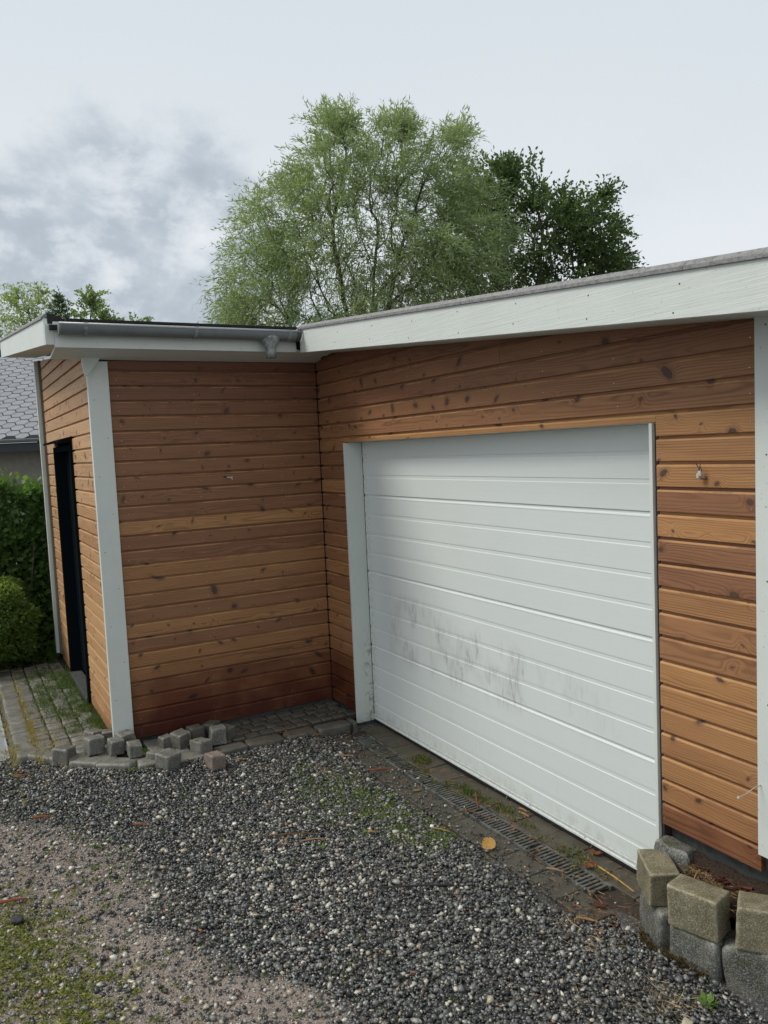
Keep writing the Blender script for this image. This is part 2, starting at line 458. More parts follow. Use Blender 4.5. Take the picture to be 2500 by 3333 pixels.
M = {}
M['wood'] = wood_material()
M['white_x'] = paint_material('white_painted_board', WHITE, 1.5, .7)
M['white_z'] = paint_material('white_painted_post', WHITE, .5, .9, axis='Z')
M['white_door'] = paint_material('white_embossed_steel', (.665, .712, .695), .45, .25, .42, stain=door_stain)
M['white_jamb'] = paint_material('white_painted_jamb', WHITE, .4, .6, axis='Z', stain=jamb_stain)
M['soffit'] = paint_material('white_soffit_paint', (.60, .63, .585), .5, .5, axis='Y')
M['trim'] = plain('weathered_roof_trim', (.27, .268, .26), .55, 0, .4, 60, .45, .3)
M['zinc'] = plain('weathered_zinc', (.20, .225, .235), .5, .45, .5, 12, .12, .05)
M['galv'] = plain('dirty_galvanised_steel', (.30, .32, .31), .5, .35, .5, 45, .55, .2)
M['drain'] = plain('soiled_drain_steel', (.14, .145, .13), .6, .1, .4, 22, .72, .3)
M['felt'] = plain('black_roofing_felt', (.030, .030, .028), .85, 0, .3, 90, .5, .5)
M['sheath'] = plain('dark_building_board', (.035, .026, .022), .9)
M['black'] = plain('black_painted_joinery', (.008, .012, .015), .8, 0, .0)
M['rubber'] = plain('black_rubber', (.018, .018, .020), .55)
M['plinth'] = plain('grey_cast_concrete', (.070, .074, .070), .85, 0, .3, 30, .4, .4)
M['alu'] = plain('white_coated_rail', (.62, .655, .635), .45, 0, .5, 40, .2)
M['granite'] = stone_material('grey_granite', (.072, .070, .061), (.170, .166, .148), .62, 260, .7, 0, .8, .8)
M['granite_big'] = stone_material('split_granite', (.052, .053, .046), (.158, .158, .144), .65, 230, .95, 0, .9, .9)
M['sett'] = stone_material('worn_granite_sett', (.100, .098, .088), (.180, .174, .152), .45, 260, .45, .12, .5, .5)
M['sett_wet'] = stone_material('damp_granite_sett', (.075, .072, .066), (.120, .110, .092), .35, 260, .4, .25)
M['concrete'] = stone_material('tumbled_concrete', (.125, .112, .070), (.225, .200, .132), .45, 210, .45, 0, .8, .7)
M['paver'] = stone_material('brown_concrete_paver', (.052, .045, .034), (.080, .070, .053), .2, 250, .3, .15)
M['gravel'] = tint_material('crushed_stone', .28, .7, nscale=240)
M['ground'] = ground_material()
M['leaf'] = tint_material('leaf', .55, .35, .42)
M['grass'] = tint_material('grass_blade', .6, .3, .25)
M['litter'] = tint_material('dry_plant_litter', .7, .3)
M['bark'] = plain('bark', (.125, .115, .090), .9, 0, .2, 40, .5, .5)
M['wire'] = plain('cable_copper_and_sleeve', (.045, .035, .030), .5)
M['wire_white'] = plain('white_connector', (.50, .49, .44), .5)
M['screw'] = plain('bright_screw_head', (.62, .58, .50), .3, .9)
M['yleaf'] = None

# ------------------------------------------------------------------ the garage
garage = tag(empty('garage', (0, 0, 0)), 'flat-roofed garage clad in brown stained boards with a wide white sectional door', 'garage')

PITCH = .1
_prof_cache = {}


def board_mesh(L):
    """shiplap board: local x along, -y outwards, z up"""
    key = round(L, 3)
    if key in _prof_cache: return _prof_cache[key]
    prof = [(0.0185, .000), (.0008, .000), (0.0, .0010), (0.0, .0785), (.0014, .0822), (.0050, .0858), (.0150, .0868), (.0152, .1004), (.0185, .1004)]
    n = max(1, int(L / .6)); bm = bmesh.new(); rings = []
    for i in range(n + 1):
        x = L * i / n
        rings.append([bm.verts.new((x, y, z)) for y, z in prof])
    k = len(prof)
    for a, b in zip(rings, rings[1:]):
        for j in range(k): bm.faces.new((a[j], a[(j + 1) % k], b[(j + 1) % k], b[j]))
    bm.faces.new(rings[0]); bm.faces.new(rings[-1][::-1])
    bmesh.ops.recalc_face_normals(bm, faces=bm.faces)
    me = bpy.data.meshes.new('board'); bm.to_mesh(me); bm.free(); me.materials.append(M['wood'])
    _prof_cache[key] = me
    return me


_bseed = [0]


def board(parent, x, y, z, L, rotz=0.0, damp=0.0, tone=None, cut=None, pale=0.0):
    """cut: (point, normal) in world space; the far side is removed"""
    me = board_mesh(L)
    if cut is not None:
        bm = bmesh.new(); bm.from_mesh(me)
        mw = Matrix.Translation((x, y, z)) @ Matrix.Rotation(rotz, 4, 'Z')
        inv = mw.inverted(); p = inv @ Vector(cut[0]); nn = (inv.to_3x3() @ Vector(cut[1])).normalized()
        r_ = bmesh.ops.bisect_plane(bm, geom=bm.verts[:] + bm.edges[:] + bm.faces[:], plane_co=p, plane_no=nn, clear_outer=True)
        ed = [e for e in r_['geom_cut'] if isinstance(e, bmesh.types.BMEdge)]
        if ed: bmesh.ops.holes_fill(bm, edges=ed)
        me = bpy.data.meshes.new('board'); bm.to_mesh(me); bm.free()
        me.materials.clear(); me.materials.append(M['wood'])
        if len(me.vertices) < 4: return None
    o = bpy.data.objects.new('board', me); o.location = (x, y, z); o.rotation_euler = (0, 0, rotz)
    _bseed[0] += 1; s = random.random()
    o['seed'] = float(s * 9.0 + _bseed[0] * .37)
    o['tone'] = float(random.choice((.0, .25, .5, .75, .9, 1.0, .65)) if tone is None else tone)
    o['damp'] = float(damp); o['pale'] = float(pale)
    return link(o, parent)


def zs(X): return 2.5796 - .0913 * (X - 1.048)           # underside of the main roof along the fall
DOOR_L, DOOR_R = .434, 3.185
TOPZ = 2.003

# sheathing behind the boards: front wall (with the door opening), bay wall, end wall
front = hexa('front_wall', [(0, .02, .0), (.41, .02, .0), (.41, .16, .0), (0, .16, .0)],
             [(0, .02, 2.66), (.41, .02, 2.66), (.41, .16, 2.66), (0, .16, 2.66)], M['sheath'], garage)
hexa('wall_core', [(.41, .02, 2.03), (3.22, .02, 2.03), (3.22, .16, 2.03), (.41, .16, 2.03)],
     [(.41, .02, zs(.41) + .02), (3.22, .02, zs(3.22) + .02), (3.22, .16, zs(3.22) + .02), (.41, .16, zs(.41) + .02)], M['sheath'], front)
hexa('wall_core', [(3.225, .0188, .352), (3.86, .0188, .352), (3.86, .16, .352), (3.225, .16, .352)],
     [(3.225, .0185, zs(3.2) + .02), (3.86, .0185, zs(3.86) + .02), (3.86, .16, zs(3.86) + .02), (3.225, .16, zs(3.2) + .02)], M['sheath'], front)
bay = box('bay_wall', -.16, -.02, -1.60, .02, .02, 2.62, M['sheath'], garage)
def _ew(x0, x1, z0, ztop):
    return ([(x0, -1.59, z0), (x1, -1.59, z0), (x1, -1.46, z0), (x0, -1.46, z0)],
            [(x0, -1.59, ztop or zs(x0)), (x1, -1.59, ztop or zs(x1)), (x1, -1.46, ztop or zs(x1)), (x0, -1.46, ztop or zs(x0))])
end = hexa('end_wall', *_ew(-2.78, -2.083, 0, None), M['sheath'], garage)
hexa('wall_core', *_ew(-1.047, -.17, 0, None), M['sheath'], end)
hexa('wall_core', *_ew(-2.082, -1.048, 2.12, None), M['sheath'], end)
box('rear_wall', -2.78, 3.86, 4.0, 4.1, 0, 2.75, M['sheath'], garage)
gable = box('gable_wall', 3.79, 3.876, .165, 3.99, -.1, zs(3.9), M['sheath'], garage)
box('gable_wall', -2.88, -2.79, -1.58, 4.1, -.1, zs(-2.8), M['sheath'], garage)

Z0 = 2.55      # row k groove bottom is at Z0 - .1*k ; a board below groove k spans Z0-.1(k+1) .. Z0-.1k
# bay wall (faces +X)
for k in range(-1, 25):
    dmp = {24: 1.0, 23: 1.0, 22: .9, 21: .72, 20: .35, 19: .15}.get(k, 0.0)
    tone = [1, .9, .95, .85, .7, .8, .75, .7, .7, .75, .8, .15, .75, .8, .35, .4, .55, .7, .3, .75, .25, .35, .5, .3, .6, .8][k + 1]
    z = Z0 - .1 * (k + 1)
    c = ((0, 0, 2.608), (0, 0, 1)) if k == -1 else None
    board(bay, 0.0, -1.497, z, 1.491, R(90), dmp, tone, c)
# front wall over the door (faces -Y), cut under the sloping soffit
cutn = Vector((.0913, 0, 1)).normalized(); cutp = (1.048, 0, zs(1.048) + .004)
joints = {0: 1.108, 1: 2.225}
for k in range(-2, 6):
    z = Z0 - .1 * (k + 1)
    segs = [(.006, 3.672)]
    if k in joints: segs = [(.006, joints[k] - .001), (joints[k] + .001, 3.672)]
    for a, b in segs:
        c = (cutp, cutn) if z + .1 > zs(b) else None
        if c and z > zs(a) + .004: continue
        if k == 5: a, b = .006, 3.672
        o = board(front, a, 0, z, b - a, 0, 0, [.9, .9, .8, .7, .8, .6, .55, .15][k + 2], c)
# trim the row over the door: a narrow strip above the opening, full ends left and right
last = [o for o in front.children if o.name.startswith('board')][-1]
bpy.data.objects.remove(last)
k = 5; z = Z0 - .6
board(front, .006, 0, z, .402, 0, 0, .35)
board(front, 3.219, 0, z, .453, 0, 0, .10)
strip = board(front, .409, 0, z, 2.809, 0, 0, .05, ((0, 0, 2.006), (0, 0, -1)))
for k in range(6, 25):
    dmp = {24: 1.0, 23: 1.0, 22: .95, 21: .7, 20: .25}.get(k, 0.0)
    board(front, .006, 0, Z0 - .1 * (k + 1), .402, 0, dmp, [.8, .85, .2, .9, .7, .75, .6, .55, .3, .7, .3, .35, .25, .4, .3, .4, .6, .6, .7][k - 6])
rt_tone = [.25, .15, .75, 0.0, .7, .8, .35, .45, .5, .05, .15, .2, .3, .2, .25, .55]
for k in range(6, 22):
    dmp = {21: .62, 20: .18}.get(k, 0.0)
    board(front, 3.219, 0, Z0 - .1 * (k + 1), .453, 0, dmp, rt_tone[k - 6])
# end wall (faces -Y), around the black side door
DX0, DX1, DZ1 = -2.08, -1.05, 2.135
cutp2 = (0, 0, zs(0) + .002)
for k in range(-5, 25):
    z = Z0 - .1 * (k + 1)
    spans = [(-2.735, -.022)]
    if z + .1 <= DZ1 + .05: spans = [(-2.735, DX0), (DX1, -.022)]
    for a, b in spans:
        if z > zs(a): continue
        c = (cutp2, cutn) if z + .1 > zs(b) else None
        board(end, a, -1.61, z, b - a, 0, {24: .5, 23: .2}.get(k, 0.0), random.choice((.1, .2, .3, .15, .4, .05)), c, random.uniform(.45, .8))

# right-hand side of the garage, round the corner from the white corner board
for k in range(2, 23):
    z = Z0 - .1 * (k + 1)
    if z + .1 < zs(3.9) + .01: board(gable, 3.896, .022, z, 3.96, R(90))
# nail heads
bm = bmesh.new()
def nail(p, d):
    m_ = Matrix.Translation(p) @ Vector(d).to_track_quat('Z', 'Y').to_matrix().to_4x4()
    bmesh.ops.create_cone(bm, cap_ends=True, segments=7, radius1=.0026, radius2=.0018, depth=.0022, matrix=m_)
for k in range(0, 22):
    z = Z0 - .1 * k - .072
    if k >= 6: nail((3.232 + random.uniform(-.004, .004), -.001, z + random.uniform(-.008, .008)), (0, -1, 0))
    if z < zs(3.64) - .02: nail((3.640 + random.uniform(-.005, .005), -.001, z + random.uniform(-.008, .008)), (0, -1, 0))
    if k < 6:
        for X in (2.55, 1.9, 1.32, .75, 3.0):
            if z < zs(X) - .03: nail((X + random.uniform(-.02, .02), -.001, z + random.uniform(-.01, .01)), (0, -1, 0))
for k in range(0, 25):
    z = Z0 - .1 * k - .070
    for Y in (-1.44, -.93, -.32):
        nail((.001, Y + random.uniform(-.01, .01), z + random.uniform(-.008, .008)), (1, 0, 0))
tag(bm_obj('nail', bm, M['screw'], garage), kind='stuff')

bm = bmesh.new()
def plug(p, d):
    m_ = Matrix.Translation(p) @ Vector(d).to_track_quat('Z', 'Y').to_matrix().to_4x4()
    bmesh.ops.create_cone(bm, cap_ends=True, segments=7, radius1=.0035, radius2=.003, depth=.0016, matrix=m_)
for X in (.55, .98, 1.42, 1.86, 2.3, 2.74, 3.15, 3.6):
    for dz in (.035, .115): plug((X + random.uniform(-.03, .03), -.3005, 2.629 - .0913 * (X - .4175) + dz + random.uniform(-.012, .012)), (0, -1, 0))
for i in range(9):
    plug((3.72 + .05 * (i % 2), -.0245, .55 + i * .22), (0, -1, 0)); plug((.0225, -1.60 + .07 * (i % 2), .35 + i * .25), (1, 0, 0))
tag(bm_obj('screw_head', bm, plain('rusted_screw', (.10, .085, .07), .6), garage), kind='stuff')
# corner posts and casings
post = hexa('corner_post', [(-.022, -1.632, .055), (.022, -1.632, .055), (.022, -1.500, .055), (-.022, -1.500, .055)],
            [(-.022, -1.632, 2.60), (.022, -1.632, 2.60), (.022, -1.500, 2.60), (-.022, -1.500, 2.60)], M['white_z'], garage, .0015)
bm = bmesh.new()
tri = [(-1.668, 2.640), (-1.530, 2.640), (-1.634, 2.505), (-1.650, 2.505)]
vs = [[bm.verts.new((X, y, z)) for y, z in tri] for X in (.0225, .05)]
bm.faces.new(vs[0]); bm.faces.new(vs[1][::-1])
for i in range(4): bm.faces.new((vs[0][i], vs[0][(i + 1) % 4], vs[1][(i + 1) % 4], vs[1][i]))
bmesh.ops.recalc_face_normals(bm, faces=bm.faces)
bm_obj('gusset', bm, M['white_z'], post)
box('corner_post', 3.676, 3.92, -.024, .018, .425, zs(3.7) + .01, M['white_z'], garage, .0015)
box('corner_post', -2.84, -2.79, -1.66, -1.60, .10, 2.93, M['white_z'], garage, .001)
box('shade_strip', -2.788, -2.738, -1.632, -1.60, .10, 2.93, plain('post_shade_grey', (.16, .145, .12), .8), garage, .001)  # grey strip with the shadow beside the post put into its colour

# plinths
box('plinth', 3.222, 3.90, .050, .15, -.2, .345, M['plinth'], garage)
box('plinth', -.15, -.012, -1.60, .0, -.2, .045, M['plinth'], garage)
box('plinth', -2.8, -.152, -1.60, -1.47, -.2, .045, M['plinth'], garage)
box('plinth', 0, .43, .012, .15, -.2, .03, M['plinth'], garage)

# ---- garage door
gd = box('garage_door', DOOR_L + .004, DOOR_R, .150, .175, -.02, 2.06, M['sheath'], garage)
DY = .128
joints_z = [2.172, 1.631, 1.085, .545, .023]
ribs = [1.891 + .135 * 1, 1.891, 1.771, 1.500, 1.364, 1.227, .954, .817, .682, .400, .263, .122]
for pz1, pz0 in zip(joints_z, joints_z[1:]):
    prof = [(DY + .02, pz1 - .001)]
    # joint lip at the head: overlapping bright edge
    prof += [(DY + .006, pz1 - .001), (DY + .006, pz1 - .012), (DY - .001, pz1 - .020), (DY - .001, pz1 - .024), (DY, pz1 - .026)]
    for rz in sorted([q for q in ribs if pz0 + .03 < q < pz1 - .03], reverse=True):
        prof += [(DY, rz), (DY + .0026, rz - .0012), (DY + .0024, rz - .0200), (DY - .0001, rz - .0240), (DY, rz - .028)]
    prof += [(DY, pz0 + .002), (DY + .004, pz0 + .0005), (DY + .02, pz0 + .0005)]
    bm = bmesh.new(); ra = [bm.verts.new((DOOR_L + .006, y, z)) for y, z in prof]; rb = [bm.verts.new((DOOR_R, y, z)) for y, z in prof]
    for i in range(len(prof) - 1): bm.faces.new((ra[i], ra[i + 1], rb[i + 1], rb[i]))
    bm.faces.new((ra[-1], ra[0], rb[0], rb[-1])); bm.faces.new(ra[::-1]); bm.faces.new(rb)
    bmesh.ops.recalc_face_normals(bm, faces=bm.faces)
    bm_obj('door_panel', bm, M['white_door'], gd)
bm = bmesh.new()
prof = [(DY + .02, .0225), (DY - .004, .0225), (DY - .006, .017), (DY - .002, .012), (DY - .002, .002), (DY - .007, -.003), (DY - .007, -.012), (DY + .02, -.012)]
ra = [bm.verts.new((DOOR_L + .006, y, z)) for y, z in prof]; rb = [bm.verts.new((DOOR_R, y, z)) for y, z in prof]
for i in range(len(prof)): bm.faces.new((ra[i], ra[(i + 1) % 8], rb[(i + 1) % 8], rb[i]))
bm.faces.new(ra[::-1]); bm.faces.new(rb); bmesh.ops.recalc_face_normals(bm, faces=bm.faces)
bm_obj('bottom_rail', bm, M['alu'], gd)
box('rubber_seal', DOOR_L + .006, DOOR_R, DY + .001, DY + .018, -.038, -.0125, M['rubber'], gd)
bolt_me = None
for X in (1.2, 1.75, 2.2, 2.62, 2.95, .47):
    if bolt_me is None:
        bm = bmesh.new(); bmesh.ops.create_cone(bm, cap_ends=True, segments=8, radius1=.004, radius2=.003, depth=.004, matrix=Matrix.Rotation(R(90), 4, 'X'))
        bo = bm_obj('rail_bolt', bm, M['zinc'], gd); bolt_me = bo.data
    else: bo = link(bpy.data.objects.new('rail_bolt', bolt_me), gd)
    bo.location = (X, DY - .004, .0)

# jamb boards, standing a little proud of the cladding
box('door_jamb', .410, .434, -.008, .128, -.026, 2.002, M['white_jamb'], garage, .001)
box('door_jamb', 3.187, 3.203, -.006, .128, -.02, 2.002, M['white_jamb'], garage, .001)
box('jamb_gap_shade', 3.2045, 3.2185, .010, .12, -.02, 2.0, M['sheath'], garage)  # dark strip standing in for the shaded gap between jamb and boards
box('door_head', .436, 3.185, .0195, .127, 2.004, 2.028, M['white_x'], garage)

# ---- black side door in the end wall
sd = box('side_door', DX0 + .05, DX1 - .05, -1.535, -1.50, .10, 2.05, M['black'], garage)
for a, b in ((DX0, DX0 + .05), (DX1 - .05, DX1)):
    box('door_frame', a, b, -1.632, -1.53, .03, 2.09, M['black'], sd, .002)
box('door_frame', DX0 + .051, DX1 - .051, -1.632, -1.53, 2.045, 2.09, M['black'], sd, .002)
bm = bmesh.new()
for i in range(5): box_bm(bm, DX0 + .16 + i * .16, DX0 + .17 + i * .16, -1.539, -1.5355, .12, 2.03)
bm_obj('door_rib', bm, M['black'], sd)
hexa('drip_cap', [(DX0 - .10, -1.70, 2.112), (DX1 + .02, -1.70, 2.112), (DX1 + .02, -1.61, 2.128), (DX0 - .10, -1.61, 2.128)],
     [(DX0 - .10, -1.70, 2.128), (DX1 + .02, -1.70, 2.128), (DX1 + .02, -1.61, 2.155), (DX0 - .10, -1.61, 2.155)], M['black'], sd)
box('threshold', DX0 + .05, DX1 - .052, -1.64, -1.54, .0, .085, M['plinth'], sd, .004)

# ---- roof: one plane falling towards +X over the main body and the projecting bay
FY = -.30           # front face of the main fascia
BX = .355           # outer face of the bay's eave board
BY = -1.905         # outer face of the bay's end fascia
TH = .135
def roofslab(x0, x1, y0, y1):
    return ([(x0, y0, zs(x0) + .012), (x1, y0, zs(x1) + .012), (x1, y1, zs(x1) + .012), (x0, y1, zs(x0) + .012)],
            [(x0, y0, zs(x0) + TH), (x1, y0, zs(x1) + TH), (x1, y1, zs(x1) + TH), (x0, y1, zs(x0) + TH)])
b_, t_ = roofslab(-3.2, 4.25, FY + .027, 4.15)
roof = hexa('roof', b_, t_, M['felt'], garage)
b_, t_ = roofslab(-3.2, BX - .03, BY + .027, FY + .026)
b_ = [(x, y, z + .055) for x, y, z in b_]
hexa('roof_deck', b_, t_, M['felt'], roof)
def fascia(name, x0, x1, yo, yi, mat, drop=-.012, rise=.152):
    return hexa(name, [(x0, yo, zs(x0) + drop), (x1, yo, zs(x1) + drop), (x1, yi, zs(x1) + drop), (x0, yi, zs(x0) + drop)],
                [(x0, yo, zs(x0) + rise), (x1, yo, zs(x1) + rise), (x1, yi, zs(x1) + rise), (x0, yi, zs(x0) + rise)], mat, roof, .0015)
# zs at the fascia (photo: lower edge)
def zf(X): return 2.629 - .0913 * (X - .4175)
def fasc2(name, x0, x1, yo, yi, zfun, h, mat, lift=0.0, par=None):
    return hexa(name, [(x0, yo, zfun(x0) + lift), (x1, yo, zfun(x1) + lift), (x1, yi, zfun(x1) + lift), (x0, yi, zfun(x0) + lift)],
                [(x0, yo, zfun(x0) + lift + h), (x1, yo, zfun(x1) + lift + h), (x1, yi, zfun(x1) + lift + h), (x0, yi, zfun(x0) + lift + h)], mat, par or roof, .0015)
fasc2('fascia_board', .418, 4.28, FY, FY + .024, zf, .158, M['white_x'])
def ze(X): return 2.657 - .1005 * (X - .31)
fasc2('fascia_board', -3.25, .318, BY, BY + .024, ze, .156, M['white_x'])
box('fascia_end', .3185, .352, BY + .002, BY + .05, 2.655, 2.775, M['white_z'], roof)
fasc2('fascia_board', 4.251, 4.279, FY + .025, 4.17, zf, .158, M['white_x'])
# aluminium edge trim in lengths, over the fascias
def trim_run(x0, x1, yo, zfun, h, cuts):
    xs = [x0] + cuts + [x1]
    for a, b in zip(xs, xs[1:]):
        a += .0012; b -= .0012
        bm = bmesh.new(); prof = [(yo - .004, h - .004), (yo - .010, h - .002), (yo - .010, h + .011), (yo - .003, h + .013), (yo + .012, h + .030), (yo + .05, h + .031), (yo + .05, h + .012), (yo + .0, h + .0005)]
        ra = [bm.verts.new((a, y, zfun(a) + z)) for y, z in prof]; rb = [bm.verts.new((b, y, zfun(b) + z)) for y, z in prof]
        for i in range(len(prof)): bm.faces.new((ra[i], ra[(i + 1) % 8], rb[(i + 1) % 8], rb[i]))
        bm.faces.new(ra[::-1]); bm.faces.new(rb); bmesh.ops.recalc_face_normals(bm, faces=bm.faces)
        bm_obj('roof_trim', bm, M['trim'], roof)
trim_run(.40, 4.28, FY, zf, .158, [.62, 1.39, 2.42, 3.62])
trim_run(-3.25, .315, BY, ze, .156, [-2.35, -1.75, -.75])
# upstand of felt where the end fascia meets the eave
bm = bmesh.new()
pts = [(.10, 2.86), (.322, 2.845), (.322, 2.775), (.40, 2.765), (.40, 2.74), (.10, 2.74)]
for yy0, yy1 in ((BY - .001, BY + .10),):
    A = [bm.verts.new((x, yy0 + .03 * 0, z)) for x, z in pts]; B = [bm.verts.new((x, yy1 + (.10 if z < 2.8 else 0), z - (.0 if z < 2.8 else .035))) for x, z in pts]
    bm.faces.new(A); bm.faces.new(B[::-1])
    for i in range(len(pts)): bm.faces.new((A[i], A[(i + 1) % 6], B[(i + 1) % 6], B[i]))
bmesh.ops.recalc_face_normals(bm, faces=bm.faces)
bmesh.ops.translate(bm, verts=bm.verts, vec=(0, .026, 0))
bm_obj('felt_upstand', bm, M['felt'], roof)
# eave board of the bay, soffit planks, felt lip and gutter
box('eave_board', BX - .028, BX, BY + .051, FY - .002, 2.640, 2.790, M['white_z'], roof)
box('felt_lip', BX - .10, BX + .035, BY + .12, FY - .0, 2.7915, 2.806, M['felt'], roof)
sx = [(-.004, .104), (.108, .216), (.220, .325)]
for i, (a, b) in enumerate(sx):
    za, zb = 2.612 + (a / .33) * .036, 2.612 + (b / .33) * .036
    yend = -.004 if i == 0 else (-.03 if i == 1 else -.012)
    hexa('soffit_board', [(a, BY + .06, za), (b, BY + .06, zb), (b, yend, zb), (a, yend, za)],
         [(a, BY + .06, za + .015), (b, BY + .06, zb + .015), (b, yend, zb + .015), (a, yend, za + .015)], M['soffit'], roof, .0012)
# soffit under the main eave and under the bay's end eave, boards side by side
for j in range(3):
    y0 = FY + .026 + j * .091; y1 = y0 + .089
    x0 = .331; x1 = 4.25
    hexa('soffit_board', [(x0, y0, zs(x0)), (x1, y0, zs(x1)), (x1, y1, zs(x1)), (x0, y1, zs(x0))],
         [(x0, y0, zs(x0) + .011), (x1, y0, zs(x1) + .011), (x1, y1, zs(x1) + .011), (x0, y1, zs(x0) + .011)], M['soffit'], roof, .001)
for j in range(3):
    y0 = BY + .026 + j * .091; y1 = y0 + .089
    x0, x1 = -3.2, -.008
    if j == 0: x1 = .318
    hexa('soffit_board', [(x0, y0, ze(x0) + .002), (x1, y0, ze(x1) + .002), (x1, y1, ze(x1) + .002), (x0, y1, ze(x0) + .002)],
         [(x0, y0, ze(x0) + .022), (x1, y0, ze(x1) + .022), (x1, y1, ze(x1) + .022), (x0, y1, ze(x0) + .022)], M['soffit'], roof, .001)
# gutter
GX, GZ, GR = .415, 2.762, .058
bm = bmesh.new(); n = 14; rings = []
y0, y1 = -1.835, -.303
for y in (y0, y1):
    o_ = [bm.verts.new((GX + GR * math.cos(a), y, GZ + GR * math.sin(a))) for a in [math.pi + math.pi * i / n for i in range(n + 1)]]
    i_ = [bm.verts.new((GX + (GR - .0015) * math.cos(a), y, GZ + (GR - .0015) * math.sin(a))) for a in [2 * math.pi - math.pi * i / n for i in range(n + 1)]]
    rings.append(o_ + i_)
k_ = len(rings[0])
for i in range(k_): bm.faces.new((rings[0][i], rings[0][(i + 1) % k_], rings[1][(i + 1) % k_], rings[1][i]))
bm.faces.new(rings[0][::-1]); bm.faces.new(rings[1])
gutter = bm_obj('gutter', bm, M['zinc'], garage, smooth=False)
bm = tube(bmesh.new(), [(GX + GR, y0 - .001, GZ + .001), (GX + GR, y1, GZ + .001)], .0085, 8)
bm_obj('gutter_bead', bm, plain('bright_rolled_zinc', (.46, .48, .48), .45, .3, .5, 160, .35), gutter, smooth=True)
bm = bmesh.new()
cv = [bm.verts.new((GX + GR * 1.06 * math.cos(a), y0 - .004, GZ + GR * 1.06 * math.sin(a))) for a in [math.pi + math.pi * i / n for i in range(n + 1)]]
cw = [bm.verts.new((v.co.x, y0 + .006, v.co.z)) for v in cv]
bm.faces.new(cv); bm.faces.new(cw[::-1])
for i in range(n + 1): bm.faces.new((cv[i], cv[(i + 1) % (n + 1)], cw[(i + 1) % (n + 1)], cw[i]))
bmesh.ops.recalc_face_normals(bm, faces=bm.faces)
bm_obj('gutter_end_cap', bm, M['galv'], gutter)
def strap(y, wd=.022):
    bm = bmesh.new()
    ang = [math.pi * .98 + (math.pi * 1.04) * i / 12 for i in range(13)]
    P = [[(GX + q * math.cos(a), GZ + q * math.sin(a)) for a in ang] for q in (GR + .0005, GR + .0035)]
    P[0].append((GX + GR + .0005, GZ + .012)); P[1].append((GX + GR + .0105, GZ + .012))
    vs = [[[bm.verts.new((x, yy, z)) for x, z in P[i]] for i in (0, 1)] for yy in (y, y + wd)]
    for s_ in range(len(P[0]) - 1):
        bm.faces.new((vs[0][1][s_], vs[0][1][s_ + 1], vs[1][1][s_ + 1], vs[1][1][s_]))
        bm.faces.new((vs[0][0][s_], vs[1][0][s_], vs[1][0][s_ + 1], vs[0][0][s_ + 1]))
        for e in (0, 1): bm.faces.new((vs[e][0][s_], vs[e][0][s_ + 1], vs[e][1][s_ + 1], vs[e][1][s_]))
    bmesh.ops.recalc_face_normals(bm, faces=bm.faces)
    return bm
for y in (-1.700, -1.035, -.400): bm_obj('gutter_bracket', strap(y), M['galv'], gutter)
for y in (-.335, -.320): bm_obj('gutter_ring', strap(y, .005), M['rubber'], gutter)
# funnel outlet
bm = bmesh.new()
fz = [(2.735, .072, .050), (2.722, .072, .050), (2.655, .036, .034), (2.640, .034, .034), (2.637, .036, .036), (2.590, .035, .035)]
rings = []
for z, ry, rx in fz:
    cyy = -.513 if z < 2.7 else -.513
    rings.append([bm.verts.new((GX + .002 + rx * math.cos(a), cyy + ry * math.sin(a), z)) for a in [2 * math.pi * i / 16 for i in range(16)]])
for a, b in zip(rings, rings[1:]):
    for i in range(16): bm.faces.new((a[i], a[(i + 1) % 16], b[(i + 1) % 16], b[i]))
bmesh.ops.recalc_face_normals(bm, faces=bm.faces)
fo = bm_obj('gutter_funnel', bm, M['galv'], gutter, smooth=True)
md = fo.modifiers.new('t', 'SOLIDIFY'); md.thickness = .0015
# dome vent cap on the roof
bm = bmesh.new(); bmesh.ops.create_uvsphere(bm, u_segments=16, v_segments=8, radius=.11)
for v in bm.verts: v.co.z = max(v.co.z, 0) * .85
tube(bm, [(0, 0, -.16), (0, 0, .01)], .075, 12)
bm_obj('vent_cap', bm, M['felt'], roof, loc=(-2.48, -.82, zs(-2.48) + TH + .16), smooth=True)

# bent white nail in the right corner board and the two stubs of lamp cable
bm = tube(bmesh.new(), [(3.690, -.020, .690), (3.684, -.055, .684), (3.676, -.085, .668), (3.668, -.115, .660)], [.0020, .0019, .0018, .0018], 7)
bmesh.ops.create_cone(bm, cap_ends=True, segments=9, radius1=.006, radius2=.005, depth=.003, matrix=Matrix.Translation((3.667, -.117, .659)) @ Matrix.Rotation(R(70), 4, 'X'))
tag(bm_obj('bent_nail', bm, plain('dull_nail', (.42, .40, .34), .5, .3)), 'bent pale nail sticking out of the white corner board at the right edge', 'nail')
cs = tag(empty('cable_stub', (3.445, -.001, 1.79)), 'short lamp cable stub with white connector on the boards right of the garage door', 'cable')
bm = tube(bmesh.new(), [(.012, .008, -.004), (.012, -.016, -.004), (.000, -.026, -.001)], .0085, 8); bm_obj('sleeve', bm, plain('grey_cable_sheath', (.16, .14, .13), .5), cs)
bm = bmesh.new(); box_bm(bm, -.020, -.004, -.036, -.024, -.006, .016, .002); box_bm(bm, -.014, .006, -.032, -.020, .004, .030, .002); bm_obj('connector', bm, M['wire_white'], cs)
bm = bmesh.new(); tube(bm, [(-.008, -.028, .018), (.000, -.030, .036), (-.014, -.034, .054), (-.020, -.036, .064)], .0026, 6)
tube(bm, [(-.004, -.028, .018), (-.010, -.030, .030), (.002, -.032, .046), (.004, -.032, .060)], .0024, 6)
